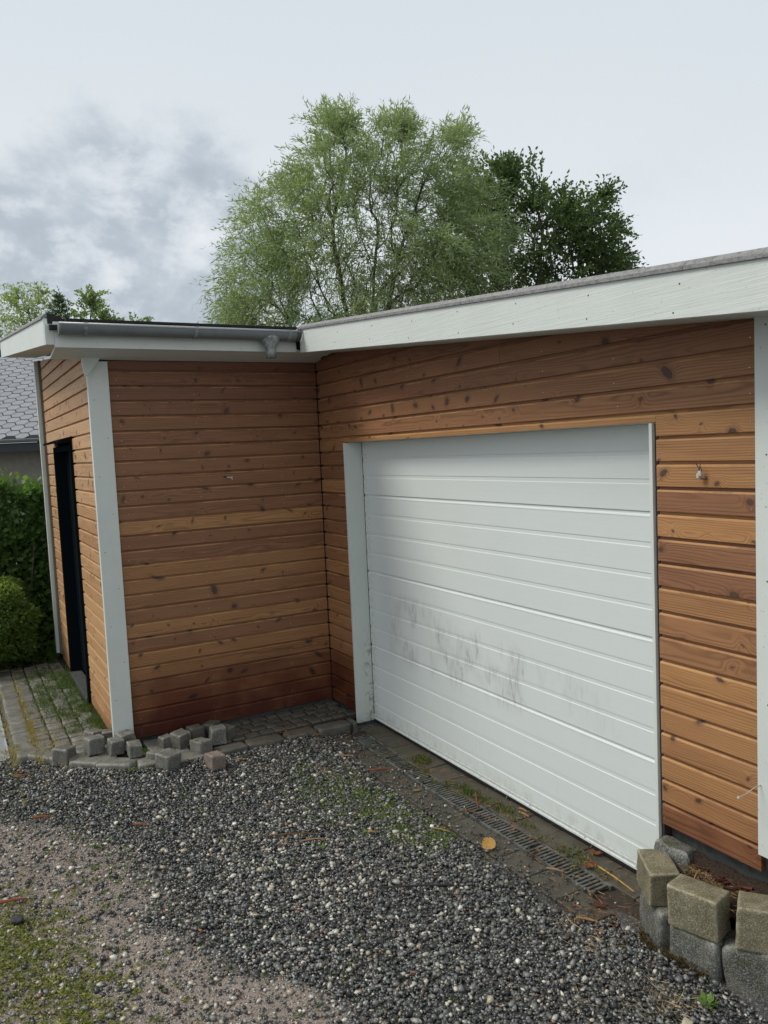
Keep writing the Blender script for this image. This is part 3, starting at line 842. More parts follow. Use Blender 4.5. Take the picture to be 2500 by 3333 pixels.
tube(bm, [(.000, -.026, .020), (.012, -.030, .034), (.004, -.030, .046)], .0024, 6); bm_obj('wire', bm, M['wire'], cs)
cs.scale = (.72, .72, .82)
cs2 = tag(empty('cable_stub', (.0, -.76, 1.80)), 'thin pale wire stub poking from the shaded bay wall', 'cable')
bm = tube(bmesh.new(), [(-.004, 0, .004), (.018, .008, .004), (.030, .020, -.004), (.040, .034, -.010)], .0042, 7); bm_obj('sleeve', bm, M['wire'], cs2)
bm = bmesh.new(); tube(bm, [(.028, .016, -.002), (.050, .040, -.004), (.060, .046, -.018)], .0042, 6); tube(bm, [(.040, .030, -.008), (.052, .050, .002)], .0034, 6); bm_obj('wire', bm, M['wire_white'], cs2)

# ------------------------------------------------------------------ ground
BED = (3.24, -.30)
def mudf(x, y):
    """0 = loose gravel, 1 = trodden earth with fines"""
    def e(cx, cy, ra, rb, ang):
        c, s = math.cos(ang), math.sin(ang); u = ((x - cx) * c + (y - cy) * s) / ra; v = (-(x - cx) * s + (y - cy) * c) / rb
        return u * u + v * v
    d = np.minimum(np.minimum(e(1.42, -2.50, .98, .60, R(25)), e(2.22, -2.22, .85, .36, R(30))), e(2.72, -1.72, .45, .13, R(48)))
    return d
KY = [-2.22, -2.14, -2.03, -1.875, -1.71, -1.47, -1.0, -.1]; KX = [-.414, -.21, -.08, .138, .316, .475, .515, .53]
def hgt(x, y):
    z = -.052 + .006 * np.sin(x * 3.1 + 1) * np.cos(y * 4.3) + .004 * np.sin(x * 9 + y * 7)
    d = mudf(x, y); z = z - .010 * np.clip(1.3 - d, 0, 1)
    z = z + .046 * np.clip(1 - np.maximum(x - np.interp(y, KY, KX), 0) / .75, 0, 1) * np.clip((x + .36) / .10, 0, 1) * np.clip((-.28 - y) / .15, 0, 1)
    z = z + .052 * np.exp(-(((x - 3.48) / .26) ** 2 + ((y + .30) / .20) ** 2))
    z = z - .020 * np.exp(-(((x - 2.72) / .22) ** 2 + ((y + 1.0) / .16) ** 2))
    return z
def ground():
    bm_v = []; xs = np.concatenate([[-60, -30, -15, -9, -6, -4.5], np.arange(-3.6, 4.9, .05), [5.5, 7, 10, 20, 60]])
    ys = np.concatenate([[-60, -30, -15, -8, -5, -4], np.arange(-3.4, .55, .05), [.8, 1.5, 3, 6, 12, 25, 60]])
    X, Y = np.meshgrid(xs, ys, indexing='ij'); Z = hgt(X, Y)
    far = (X < -3.6) | (X > 4.9) | (Y < -3.4) | (Y > .5); Z = np.where(far, -.06, Z)
    V = np.stack([X.ravel(), Y.ravel(), Z.ravel()], 1); ny = len(ys); F = []
    for i in range(len(xs) - 1):
        a = i * ny + np.arange(ny - 1); F.append(np.stack([a, a + ny, a + ny + 1, a + 1], 1))
    o = np_obj('ground', V, np.concatenate(F), M['ground'], smooth=True); tag(o, kind='structure')
    d = mudf(V[:, 0], V[:, 1]) + .35 * np.array([noise.noise(Vector((p[0] * 5, p[1] * 5, 0))) for p in V])
    mud = np.clip(1.6 - d, 0, 1); mud[V[:, 0] < -.30] = .30
    wet = 1.2 * np.exp(-(((V[:, 0] - 1.45) / .42) ** 2 + ((V[:, 1] + 2.20) / .22) ** 2)) + .30 * np.clip(mud, 0, 1)
    for nm, arr in (('mud', mud), ('wet', np.clip(wet, 0, 1))):
        at = o.data.attributes.new(nm, 'FLOAT', 'POINT'); at.data.foreach_set('value', arr.astype(np.float32))
    return o
ground()

# icosahedron
_t = (1 + 5 ** .5) / 2
ICO = np.array([(-1, _t, 0), (1, _t, 0), (-1, -_t, 0), (1, -_t, 0), (0, -1, _t), (0, 1, _t), (0, -1, -_t), (0, 1, -_t), (_t, 0, -1), (_t, 0, 1), (-_t, 0, -1), (-_t, 0, 1)]) / math.sqrt(1 + _t * _t)
ICF = np.array([(0, 11, 5), (0, 5, 1), (0, 1, 7), (0, 7, 10), (0, 10, 11), (1, 5, 9), (5, 11, 4), (11, 10, 2), (10, 7, 6), (7, 1, 8), (3, 9, 4), (3, 4, 2), (3, 2, 6), (3, 6, 8), (3, 8, 9), (4, 9, 5), (2, 4, 11), (6, 2, 10), (8, 6, 7), (9, 8, 1)])
def rotm(n):
    q = rng.normal(size=(n, 4)); q /= np.linalg.norm(q, axis=1)[:, None]; a, b, c, d = q.T
    return np.stack([np.stack([a*a+b*b-c*c-d*d, 2*(b*c-a*d), 2*(b*d+a*c)], 1), np.stack([2*(b*c+a*d), a*a-b*b+c*c-d*d, 2*(c*d-a*b)], 1), np.stack([2*(b*d-a*c), 2*(c*d+a*b), a*a-b*b-c*c+d*d], 1)], 1)
def stone_cloud(name, P, rad, colr, flat=.62):
    n = len(P); base = ICO[None] * rng.uniform(.58, 1.22, (n, 12, 1))
    sc_ = np.stack([rng.uniform(.95, 1.35, n), rng.uniform(.7, 1.0, n), rng.uniform(flat - .15, flat + .15, n)], 1)
    base = base * sc_[:, None, :]
    Rm = rotm(n)
    # keep most stones lying flat: blend random turns with turns about z
    az = rng.uniform(0, 2 * math.pi, n); lie = rng.random(n) < .6
    Rz = np.zeros((n, 3, 3)); Rz[:, 0, 0] = np.cos(az); Rz[:, 0, 1] = -np.sin(az); Rz[:, 1, 0] = np.sin(az); Rz[:, 1, 1] = np.cos(az); Rz[:, 2, 2] = 1
    tl = rng.normal(0, .25, n); Rx = np.zeros((n, 3, 3)); Rx[:, 0, 0] = 1; Rx[:, 1, 1] = np.cos(tl); Rx[:, 1, 2] = -np.sin(tl); Rx[:, 2, 1] = np.sin(tl); Rx[:, 2, 2] = np.cos(tl)
    Rm = np.where(lie[:, None, None], Rz @ Rx, Rm)
    V = np.einsum('nij,nkj->nki', Rm, base) * rad[:, None, None] + P[:, None, :]
    F = ICF[None] + (np.arange(n) * 12)[:, None, None]
    return np_obj(name, V.reshape(-1, 3), F.reshape(-1, 3), M['gravel'], colr=np.repeat(colr, 12, 0))
OCT = np.array([(1, 0, 0), (-1, 0, 0), (0, 1, 0), (0, -1, 0), (0, 0, 1), (0, 0, -1)], float)
OCF = np.array([(0, 2, 4), (2, 1, 4), (1, 3, 4), (3, 0, 4), (2, 0, 5), (1, 2, 5), (3, 1, 5), (0, 3, 5)])
def grit_cloud(name, P, rad, colr):
    n = len(P); base = OCT[None] * rng.uniform(.6, 1.3, (n, 6, 1)); base[:, :, 2] *= .75
    V = np.einsum('nij,nkj->nki', rotm(n), base) * rad[:, None, None] + P[:, None, :]
    F = OCF[None] + (np.arange(n) * 6)[:, None, None]
    return np_obj(name, V.reshape(-1, 3), F.reshape(-1, 3), M['gravel'], colr=np.repeat(colr, 6, 0))
def stone_colors(n, light=.12):
    k = rng.random(n); g = .024 + .20 * rng.random(n) ** 2.0
    c = np.stack([g * rng.uniform(.92, 1.04, n), g, g * rng.uniform(.88, 1.02, n)], 1)
    pal = np.array([(.54, .50, .40), (.74, .71, .62), (.64, .60, .50), (.46, .40, .29), (.32, .32, .30), (.25, .165, .125), (.58, .54, .44), (.22, .22, .20), (.50, .49, .44), (.19, .165, .125)])
    li = k < light; idx = rng.integers(0, len(pal), n)
    c[li] = pal[idx[li]] * rng.uniform(.7, 1.15, (li.sum(), 1))
    or_ = rng.random(n) < .0012; c[or_] = (.42, .15, .05)
    return c

def blocked(x, y):
    """footprints where no loose gravel lies"""
    b = (y > -2.22) & (x < np.interp(y, KY, KX))
    b |= (x < -.33) & (y > -2.385)
    b |= (x > .60) & (x < 3.12) & (y > np.where(x < 1.3, -.27 - .06 * (x - .5), -.34) + .02 * np.sin(x * 17))
    b |= (y > -.02) | ((x > 3.1) & (x < 3.3) & (y > -.10))
    b |= (x > 3.20) & (y > np.interp(x, [3.2, 3.40, 3.60, 3.85], [-.16, -.25, -.215, -.08]))
    return b
VIS = lambda x, y: (( (x - 5.454) * .486 + (y + 2.489) * .873) / np.maximum(.3, (-(x - 5.454) * .872 + (y + 2.489) * .482)))
def scatter(n, x0=-.9, x1=4.0, y0=-2.62, y1=-.2):
    x = rng.uniform(x0, x1, n); y = rng.uniform(y0, y1, n)
    v = VIS(x, y); dd = -(x - 5.454) * .872 + (y + 2.489) * .482
    keep = (np.abs(v) < .56) & (dd > 1.75) & ~blocked(x, y)
    return x[keep], y[keep]
x, y = scatter(138000)
d = mudf(x, y) + .30 * np.array([noise.noise(Vector((a * 4, b * 4, 1.7))) for a, b in zip(x, y)])
pk = np.clip((d - .72) / 1.05, .13, 1)
keep = rng.random(len(x)) < pk; x, y, pk = x[keep], y[keep], pk[keep]
rad = np.clip(rng.lognormal(math.log(.0071), .36, len(x)), .0032, .019)
lt = .06 + .16 * np.exp(-(((y + 1.25) / .55) ** 2 + ((x - 2.0) / 1.1) ** 2)) + .12 * (pk < .5)
z = hgt(x, y) + rad * rng.uniform(-.1, 1.0, len(x)) + rng.uniform(0, .007, len(x)) * (pk > .6)
g_ = tag(stone_cloud('gravel', np.stack([x, y, z], 1), rad, stone_colors(len(x), lt)), kind='stuff')
g_['label'] = 'dark crushed gravel with scattered pale stones in front of the garage'
x = rng.uniform(.5, 3.1, 1900); y = -.34 + np.abs(rng.normal(0, .10, 1900)) + .03 * (rng.random(1900) - .5); k = (y < .11) & (rng.random(1900) < np.where(x < 1.0, 1, .42)); x, y = x[k], y[k]
rad = np.clip(rng.lognormal(math.log(.0055), .35, len(x)), .0025, .012)
tag(stone_cloud('stray_gravel', np.stack([x, y, -.029 + rad * .5], 1), rad, stone_colors(len(x), .12)), kind='stuff')
# larger pale and coloured pebbles lying on top
x, y = scatter(3600); d = mudf(x, y)
rad = np.clip(rng.lognormal(math.log(.0098), .25, len(x)), .007, .019)
cc = stone_colors(len(x), .75)
tag(stone_cloud('pebbles', np.stack([x, y, hgt(x, y) + rad * .5 + .005 * (d > 1)], 1), rad, cc), kind='stuff')
# fine grit pressed into the earth patch
x, y = scatter(150000, .3, 3.9, -2.62, -.6); d = mudf(x, y); k = d < 1.6; x, y = x[k], y[k]
rad = rng.uniform(.0016, .0048, len(x)) * rng.uniform(.7, 1.2, len(x))
tag(grit_cloud('grit', np.stack([x, y, hgt(x, y) + rad * .1], 1), rad, stone_colors(len(x), .62) * np.array((1.0, .93, .86))), kind='stuff')

# ------------------------------------------------------------------ paved strip, setts, kerbs
base_mat = plain('dark_joint_soil', (.060, .048, .036), .9, 0, .3, 70, .5, .6)
_pp = [(-3.4, -2.10), (-.44, -2.10), (-.26, -2.02), (.36, -1.52), (.385, -1.40), (.385, -1.30), (-.012, -1.30), (-.012, -1.604), (-3.4, -1.604)]
pave = hexa('paving', [(x, y, -.2) for x, y in _pp], [(x, y, .017) for x, y in _pp], base_mat); tag(pave, kind='structure')
pave2 = box('bay_paving', -.01, .395, -1.29, -.02, -.2, .023, base_mat); tag(pave2, kind='structure')
drive = box('threshold_bedding', .54, 3.20, -.30, .126, -.2, -.050, base_mat); tag(drive, kind='structure')

sett_vars = []
for i in range(9):
    bm = rock_bm(.098, .098, .055, 3, 9.0, .035, i + 3, 1.8)
    me = bpy.data.meshes.new('sett'); bm.to_mesh(me); bm.free(); me.materials.append(M['sett'])
    me.polygons.foreach_set('use_smooth', [True] * len(me.polygons)); sett_vars.append(me)
sett_dark = []
for me in sett_vars[:6]:
    m2 = me.copy(); m2.materials.clear(); m2.materials.append(M['sett_wet']); sett_dark.append(m2)
def put_sett(parent, x, y, z, sx_, sy_, rot, dark=False):
    me = random.choice(sett_dark if dark else sett_vars)
    o = bpy.data.objects.new('sett', me); o.location = (x, y, z - .055 * 1.0); o.scale = (sx_ / .098, sy_ / .098, 1)
    o.rotation_euler = (random.uniform(-.03, .03), random.uniform(-.03, .03), rot + random.choice((0, math.pi)))
    return link(o, parent)
# beside the end wall: four courses running along the wall
for r_ in range(4):
    yc = -2.035 + r_ * .112; x = -2.75 + random.uniform(0, .05)
    while x < .33:
        wd = random.uniform(.070, .105)
        inside = not (x + wd / 2 > -.02 and yc > -1.60)
        corner = (x > -.15 and (x + .25) * .75 + (yc + 2.09) < -.02)
        kx = x + wd / 2
        if inside and kx < -.33 + (yc + 2.12) * 1.45 + .02:
            put_sett(pave, kx, yc + random.uniform(-.004, .004), .034 + random.uniform(-.004, .004), wd - .008, .100, random.uniform(-.04, .04))
        x += wd
# bay: three to four courses between wall and kerb
for r_ in range(4):
    xc = .040 + r_ * .094; y = -1.48 + random.uniform(0, .04)
    while y < -.06:
        wd = random.uniform(.080, .115)
        put_sett(pave2, xc + random.uniform(-.004, .004), y + wd / 2, .030 + random.uniform(-.005, .004), .088, wd - .008, random.uniform(-.05, .05), dark=y > -1.25)
        y += wd
# kerb: larger flat granite pieces, along the end paving, round the corner and across the bay
kerb = tag(empty('kerb', (0, 0, 0)), kind='structure')
def kerb_stone(px, py, L, W_, ang, top=.036, dark=False, seed=0):
    bm = rock_bm(L, W_, .11, 4, 11, .03, seed + 40, 1.6)
    o = bm_obj('kerb_stone', bm, M['sett_wet'] if dark else M['sett'], kerb, loc=(px, py, top - .11), rot=(0, 0, ang), smooth=True)
    return o
x = -2.95; i = 0
while x < -.42:
    L = random.uniform(.22, .34)
    kerb_stone(x + L / 2, -2.152, L - .012, .125, random.uniform(-.01, .01), seed=i); x += L; i += 1
path = [(-.34, -2.16, .20, R(18)), (-.165, -2.055, .20, R(40)), (-.020, -1.930, .19, R(40)), (.130, -1.815, .22, R(46)), (.285, -1.660, .24, R(50)), (.385, -1.46, .20, R(78))]
for (a, b, L, an) in path: kerb_stone(a, b, L, .125, an, seed=i); i += 1
y = -1.35
while y < -.10:
    L = random.uniform(.20, .29); L = min(L, -.06 - y) if -.06 - y - L < .12 else L
    kerb_stone(.445 + .035 * (y + 1.35), y + L / 2, L - .012, .12, R(88) + random.uniform(-.03, .03), dark=y > -1.1, top=.030, seed=i); y += L; i += 1

# pavers each side of the drain
strip_ = tag(empty('paver_strip', (0, 0, 0)), kind='structure')
pv = []
for i in range(5):
    bm = bmesh.new(); L = .206
    box_bm(bm, -L / 2, L / 2, -.5, .5, -.05, 0, 0)
    me = bpy.data.meshes.new('paver'); bm.to_mesh(me); bm.free(); me.materials.append(M['paver']); pv.append(me)
def paver(xa, xb, ya, yb, z):
    bm = box_bm(bmesh.new(), xa + .002, xb - .002, ya + .002, yb - .002, z - .05, z, .003)
    o = bm_obj('paver', bm, M['paver'], strip_); return o
def ycen(x): return -.100 - .020 * math.exp(-((x - 1.55) / .7) ** 2)
x = .56; i = 0
while x < 3.2:
    a, b = x, x + .210
    yc = ycen(x + .1)
    paver(a, b, yc + .068, .124, -.032 + random.uniform(-.003, .003))
    yo = yc - .066
    w2 = .150 if x > .95 else .12
    if x < 2.93: paver(a + .03, b + .03, yo - w2, yo - .004, -.034 + random.uniform(-.004, .003))
    x += .2105
# drain channels: steel edge frame and slotted gratings
def drain_channel(name, label, x0, x1, yfun, wd, z, nseg, mat, slot=.025):
    o = tag(empty(name, (x0, yfun(x0), z)), label, 'drain', 'slotted drain channels in the paving')
    inv = Matrix.Translation((-x0, -yfun(x0), -z))
    L = (x1 - x0) / nseg
    for s in range(nseg):
        a = x0 + s * L + .002; b = a + L - .004; ya, yb = yfun(a), yfun(b)
        bm = bmesh.new()
        for sgn in (-1, 1):
            e0, e1 = (wd / 2 - .012, wd / 2) if sgn > 0 else (-wd / 2, -wd / 2 + .012)
            vs = [bm.verts.new(inv @ Vector(p)) for p in ((a, ya + e0, z - .02), (b, yb + e0, z - .02), (b, yb + e1, z - .02), (a, ya + e1, z - .02), (a, ya + e0, z), (b, yb + e0, z), (b, yb + e1, z), (a, ya + e1, z))]
            for f in ((0, 3, 2, 1), (4, 5, 6, 7), (0, 1, 5, 4), (1, 2, 6, 5), (2, 3, 7, 6), (3, 0, 4, 7)): bm.faces.new([vs[i] for i in f])
        fr = bm_obj('channel_frame', bm, mat, o)
        bm = bmesh.new(); q = a + .003
        while q < b - slot * .6:
            yy = yfun(q + .005)
            for f0, f1 in ((-wd / 2 + .011, wd / 2 - .011),):
                vs = [bm.verts.new(inv @ Vector(p)) for p in ((q, yy + f0, z - .014), (q + slot * .52, yy + f0, z - .014), (q + slot * .52, yy + f1, z - .014), (q, yy + f1, z - .014),
                                                              (q, yy + f0, z - .002), (q + slot * .52, yy + f0, z - .002), (q + slot * .52, yy + f1, z - .002), (q, yy + f1, z - .002))]
                for f in ((0, 3, 2, 1), (4, 5, 6, 7), (0, 1, 5, 4), (1, 2, 6, 5), (2, 3, 7, 6), (3, 0, 4, 7)): bm.faces.new([vs[i] for i in f])
            q += slot
        bm_obj('grating', bm, mat, fr)
    return o
drain_channel('drain_channel', 'long dirty slotted drain channel along the foot of the garage door', .66, 2.97, ycen, .118, -.028, 5, M['drain'])
drain_channel('drain_channel', 'pale slotted drain channel at the left picture edge beside the granite kerb', -3.0, -.33, lambda x: -2.310, .125, -.022, 4, plain('pale_zinc_grating', (.50, .52, .53), .45, .3))

# ------------------------------------------------------------------ loose setts
ls = [(.035, -1.985, -.004, .118, 45, 'loose granite sett leaning alone on the gravel, leftmost of the loose setts'),
      (.075, -1.800, .04, .112, 8, 'widest loose granite sett on the curved kerb, left of two beside the white post'),
      (.165, -1.683, .04, .100, 5, 'square loose granite sett on the kerb just in front of the white corner post'),
      (.115, -1.600, .04, .108, 15, 'loose sett pushed against the foot of the white corner post'),
      (.299, -1.589, .04, .088, 0, 'small dark loose sett standing at the kerb edge in front of the white post'),
      (-.120, -1.760, .03, .100, 30, 'flat-looking loose sett behind the kerb pair, half hidden, left one'),
      (-.070, -1.665, .03, .100, -12, 'half hidden loose sett behind the row, touching the narrow side of the white post'),
      (.225, -1.368, .03, .080, 12, 'narrow loose sett standing upright below the brown bay wall'),
      (.290, -1.283, .03, .110, 20, 'large loose sett in the middle of the heap below the bay wall'),
      (.235, -1.165, .03, .100, 10, 'dark mossy sett at the back of the heap against the bay wall'),
      (.200, -1.040, .03, .098, 33, 'sett at the back right of the heap with a greenish top'),
      (.375, -1.055, .03, .112, -8, 'rounded loose sett on the kerb at the right of the heap'),
      (.330, -.975, .03, .092, 25, 'rightmost sett of the heap, half behind a rounded one'),
      (.450, -1.190, .012, .104, 28, 'loose sett with bright green moss on top at the front of the heap'),
      (.405, -1.470, -.004, .098, 38, 'speckled grey sett tipped against its neighbour at the kerb gap'),
      (.530, -1.430, -.006, .112, 30, 'pale speckled sett lying on the gravel in front of the kerb gap'),
      (.690, -1.175, -.008, .102, 15, 'brownish loose sett alone on the gravel, rightmost of the loose setts')]
for i, (x, y, z, s, an, lab) in enumerate(ls):
    bm = rock_bm(s, s * random.uniform(.88, 1.0), s * random.uniform(.88, .98), 6, 13, .05, i + 90, 1.5, random.uniform(-.03, .06))
    c = M['granite']
    if i in (13,): c = M.setdefault('granite_moss', stone_material('mossy_granite', (.13, .13, .12), (.21, .21, .19), .4, 300, 1.0))
    if i == 16: c = M.setdefault('granite_brown', stone_material('reddish_granite', (.16, .125, .105), (.27, .22, .19), .4, 300, .1))
    if i in (9, 10, 12): c = M['sett_wet']
    o = bm_obj('granite_sett', bm, c, loc=(x - .030, y + .036 * (1 if i not in (5, 6) else .6), z - .002), rot=(R(random.uniform(-5, 5)), R(random.uniform(-5, 5)), R(an)), smooth=True)
    try: o.data.use_auto_smooth = True
    except Exception: pass
    tag(o, lab, 'paving stone', 'loose granite setts on and beside the kerb')

# ------------------------------------------------------------------ raised bed at the right: granite blocks, concrete blocks, soil
def block(name, cx, cy, z0, L, W_, H, ang, mat, lab, cat, grp, seed, power=9, rough=.035, n=6, tilt=(0, 0), sharp=False):
    bm = rock_bm(L, W_, H, n + 3, power, rough, seed, 1.6)
    o = bm_obj(name, bm, mat, loc=(cx, cy, z0), rot=(R(tilt[0]), R(tilt[1]), R(ang)), smooth=True)
    return tag(o, lab, cat, grp)
gb = 'rough granite blocks edging the raised bed'
block('granite_block', 3.338, -.125, -.07, .205, .150, .198, -27, M['granite_big'], 'granite block at the left end of the bed edge, turned towards the garage door', 'stone block', gb, 11, 8, .05)
block('granite_block', 3.535, -.160, -.07, .188, .150, .200, 12, M['granite_big'], 'granite block in the middle of the bed edge, under the large lying concrete block', 'stone block', gb, 12, 8, .045)
block('granite_block', 3.733, -.060, -.09, .250, .160, .220, 28, M['granite_big'], 'dark granite block of the bed edge cut off by the right picture edge', 'stone block', gb, 15, 8, .045)
block('granite_block', 3.285, -.006, .04, .155, .105, .252, 12, M['granite_big'], 'speckled granite block against the corner of the garage door frame', 'stone block', gb, 14, 7, .05)
cb = 'tumbled concrete blocks on top of the bed edge'
block('concrete_block', 3.300, -.126, .129, .188, .118, .135, -32, M['concrete'], 'olive concrete block turned edge-on, leftmost on the bed edge', 'concrete block', cb, 21, 34, .020, tilt=(-1, 1))
block('concrete_block', 3.541, -.181, .131, .182, .118, .155, 18, M['concrete'], 'large lying concrete block with chipped upper edge, middle of three', 'concrete block', cb, 22, 30, .022, tilt=(0, 1))
block('concrete_block', 3.740, -.066, .131, .195, .120, .155, 38, M['concrete'], 'concrete block cut off by the right picture edge', 'concrete block', cb, 23, 30, .022)
def soil():
    xs = np.arange(3.24, 3.95, .02); ys = np.arange(-.26, .055, .02); X, Y = np.meshgrid(xs, ys, indexing='ij')
    Z = .150 + .015 * np.array([[noise.noise(Vector((a * 9, b * 9, 0))) for b in ys] for a in xs]) + .135 * np.clip((Y + .15) / .18, 0, 1)
    V = np.stack([X.ravel(), Y.ravel(), Z.ravel()], 1); ny = len(ys)
    F = np.concatenate([np.stack([i * ny + np.arange(ny - 1), (i + 1) * ny + np.arange(ny - 1), (i + 1) * ny + np.arange(1, ny), i * ny + np.arange(1, ny)], 1) for i in range(len(xs) - 1)])
    cx_ = V[F].mean(1); lim = np.where(cx_[:, 0] < 3.6, -.125, -.125 + .67 * (cx_[:, 0] - 3.6)); F = F[(cx_[:, 1] > lim) & (cx_[:, 0] > 3.36)]
    o = np_obj('bed_soil', V, F, plain('dark_bed_soil', (.050, .032, .022), .9, 0, .3, 120, .7, .9)); tag(o, kind='structure')
soil()

# ------------------------------------------------------------------ leaves, weeds, litter
def quads(P, D, S, L, W_, bend=0.0):
    """rhombic leaves: base P, direction D, side S"""
    L = L[:, None]; W_ = W_[:, None]
    a = P; b = P + D * L * .45 + S * W_ * .5; c = P + D * L; d = P + D * L * .45 - S * W_ * .5
    if bend:
        nrm = np.cross(D, S); c = c - nrm * L * bend
    V = np.stack([a, b, c, d], 1).reshape(-1, 3); F = np.arange(len(P) * 4).reshape(-1, 4)
    return V, F
def unit(v): return v / np.maximum(np.linalg.norm(v, axis=1), 1e-9)[:, None]
def leafcolors(n, c0, c1, var=.25, yellow=0.0):
    k = rng.random((n, 1)); c = np.array(c0) * (1 - k) + np.array(c1) * k
    c = c * rng.uniform(1 - var, 1 + var, (n, 1))
    if yellow: y_ = rng.random(n) < yellow; c[y_] = (.36, .33, .03)
    return c

def build_tree(name, label, group, base, lobes, ntips, trunks, lf, cols, spray=(.28, .5), per=26, droop=.5, seed=1, tr=.0085, sparse=.0, matb=None, dwid=1.0, fit=(1, 1, 0), fo=0.0):
    """lobes: (r, z, rr, rz, rd, weight) in a frame with r across the picture, d away; trunks: polylines in the same frame"""
    g = np.random.default_rng(seed)
    er = np.array((.486, .874, 0.)); ed = np.array((-.874, .486, 0.)); ez = np.array((0, 0, 1.)); b0 = np.array(base, float)
    W3 = lambda r, d, z: b0 + er * r + ed * d + ez * z
    fr, fz, zc = fit; lobes = [(r * fr + fo, zc + (z - zc) * fz, rr * fr, rz * fz, rd, w_) for r, z, rr, rz, rd, w_ in lobes]
    trunks = [[p if p == 'join' else (p[0] * fr, p[1], zc + (p[2] - zc) * fz if p[2] > zc else p[2]) for p in tk] for tk in trunks]
    tips = []
    wts = np.array([l[5] for l in lobes], float); wts /= wts.sum()
    for i in g.choice(len(lobes), ntips, p=wts):
        r, z, rr, rz, rd, _ = lobes[i]; q = g.normal(size=3); q /= np.linalg.norm(q); q *= g.random() ** .42
        tips.append(W3(r + q[0] * rr, q[1] * rd, z + q[2] * rz))
    tips = np.array(tips)
    nodes = []; par = []
    for tk in trunks:
        prev = -1
        if tk[0] == 'join': prev = 0; tk = tk[1:]
        for j, (r, d, z) in enumerate(tk):
            p = W3(r, d, z)
            if prev >= 0:
                q0 = nodes[prev]; n_ = max(1, int(np.linalg.norm(p - q0) / .25))
                for s_ in range(1, n_ + 1):
                    nodes.append(q0 + (p - q0) * s_ / n_ + g.normal(0, .02, 3) * (s_ < n_)); par.append(prev); prev = len(nodes) - 1
            else: nodes.append(p); par.append(-1); prev = len(nodes) - 1
    order = np.argsort(np.linalg.norm(tips - W3(0, 0, 1.5), axis=1))
    NP = np.zeros((len(nodes) + ntips * 30, 3)); NP[:len(nodes)] = nodes; cnt = len(nodes); PL = np.zeros(len(NP))
    for i in range(cnt):
        if par[i] >= 0: PL[i] = PL[par[i]] + np.linalg.norm(NP[i] - NP[par[i]])
    tipn = []
    for ti in order:
        t_ = tips[ti]; dv = t_ - NP[:cnt]; dist = np.linalg.norm(dv, axis=1)
        cost = dist + .8 * (PL[:cnt] + dist - np.linalg.norm(t_ - NP[0])) + .6 * np.maximum(0, -dv[:, 2])
        j = int(np.argmin(cost)); p0 = NP[j].copy(); L = dist[j]; n_ = max(1, int(L / .22)); prev = j
        mid = (p0 + t_) / 2 + np.array((0, 0, -.08 * L)) + g.normal(0, .06 * L, 3)
        for s_ in range(1, n_ + 1):
            k = s_ / n_; p = p0 * (1 - k) ** 2 + mid * 2 * k * (1 - k) + t_ * k * k
            if cnt >= len(NP): break
            NP[cnt] = p; par.append(prev); PL[cnt] = PL[prev] + np.linalg.norm(p - NP[prev]); prev = cnt; cnt += 1
        tipn.append(prev)
    load = np.zeros(cnt); 
    for t_ in tipn: load[t_] += 1
    for i in range(cnt - 1, -1, -1):
        if par[i] >= 0: load[par[i]] += load[i]
    rad = np.clip(tr * np.sqrt(load) * .62, .0045, .15)
    # branches as 5-sided segments
    I = np.array([i for i in range(cnt) if par[i] >= 0]); J = np.array([par[i] for i in I])
    A, B = NP[J], NP[I]; D = unit(B - A); S = unit(np.cross(D, np.array((.31, .22, .92)))); T = np.cross(D, S)
    ang = np.arange(5) * 2 * math.pi / 5
    ra = np.minimum(rad[J], rad[I] * 1.5)
    ring = lambda P, r: P[:, None, :] + (S[:, None, :] * np.cos(ang)[None, :, None] + T[:, None, :] * np.sin(ang)[None, :, None]) * r[:, None, None]
    V = np.concatenate([ring(A, ra), ring(B, rad[I])], 1).reshape(-1, 3)
    q = np.arange(5); fq = np.stack([q, (q + 1) % 5, (q + 1) % 5 + 5, q + 5], 1)
    F = (fq[None] + (np.arange(len(I)) * 10)[:, None, None]).reshape(-1, 4)
    root = tag(empty(name, base), label, 'tree', group)
    off = np.array(base, float)
    np_obj('trunk', V - off, F, matb or M['bark'], root, smooth=True)
    # leafy sprays at the tips and along the outer twigs
    outer = np.array([i for i in range(cnt) if load[i] <= 2.0])
    src = NP[outer]; k = g.integers(0, len(src), int(len(tips) * per / 12)); src = src[k]
    cen = tips.mean(0); out = unit(src - cen + g.normal(0, .5, src.shape)); out[:, 2] += .15
    sd = unit(out + g.normal(0, .45, out.shape)); sl_ = g.uniform(spray[0], spray[1], len(src))
    nl = 12; tt = np.linspace(.08, 1, nl)[None, :, None]
    P = src[:, None, :] + sd[:, None, :] * sl_[:, None, None] * tt + np.array((0, 0, -1.))[None, None] * (tt ** 2) * sl_[:, None, None] * droop
    P = (P + g.normal(0, .012, P.shape)).reshape(-1, 3)
    Dl = np.repeat(sd, nl, 0) + g.normal(0, .55, (len(P), 3)); Dl[:, 2] -= droop * .8; Dl = unit(Dl)
    Sl = unit(np.cross(Dl, g.normal(size=Dl.shape)))
    Ll = g.uniform(.7, 1.25, len(P)) * lf[0]; Wl = g.uniform(.75, 1.2, len(P)) * lf[1]
    V, F = quads(P, Dl, Sl, Ll, Wl, .12)
    cc = leafcolors(len(P), cols[0], cols[1], .22, cols[2] if len(cols) > 2 else 0)
    np_obj('crown', V - off, F, M['leaf'], root, colr=np.repeat(cc, 4, 0))
    return root

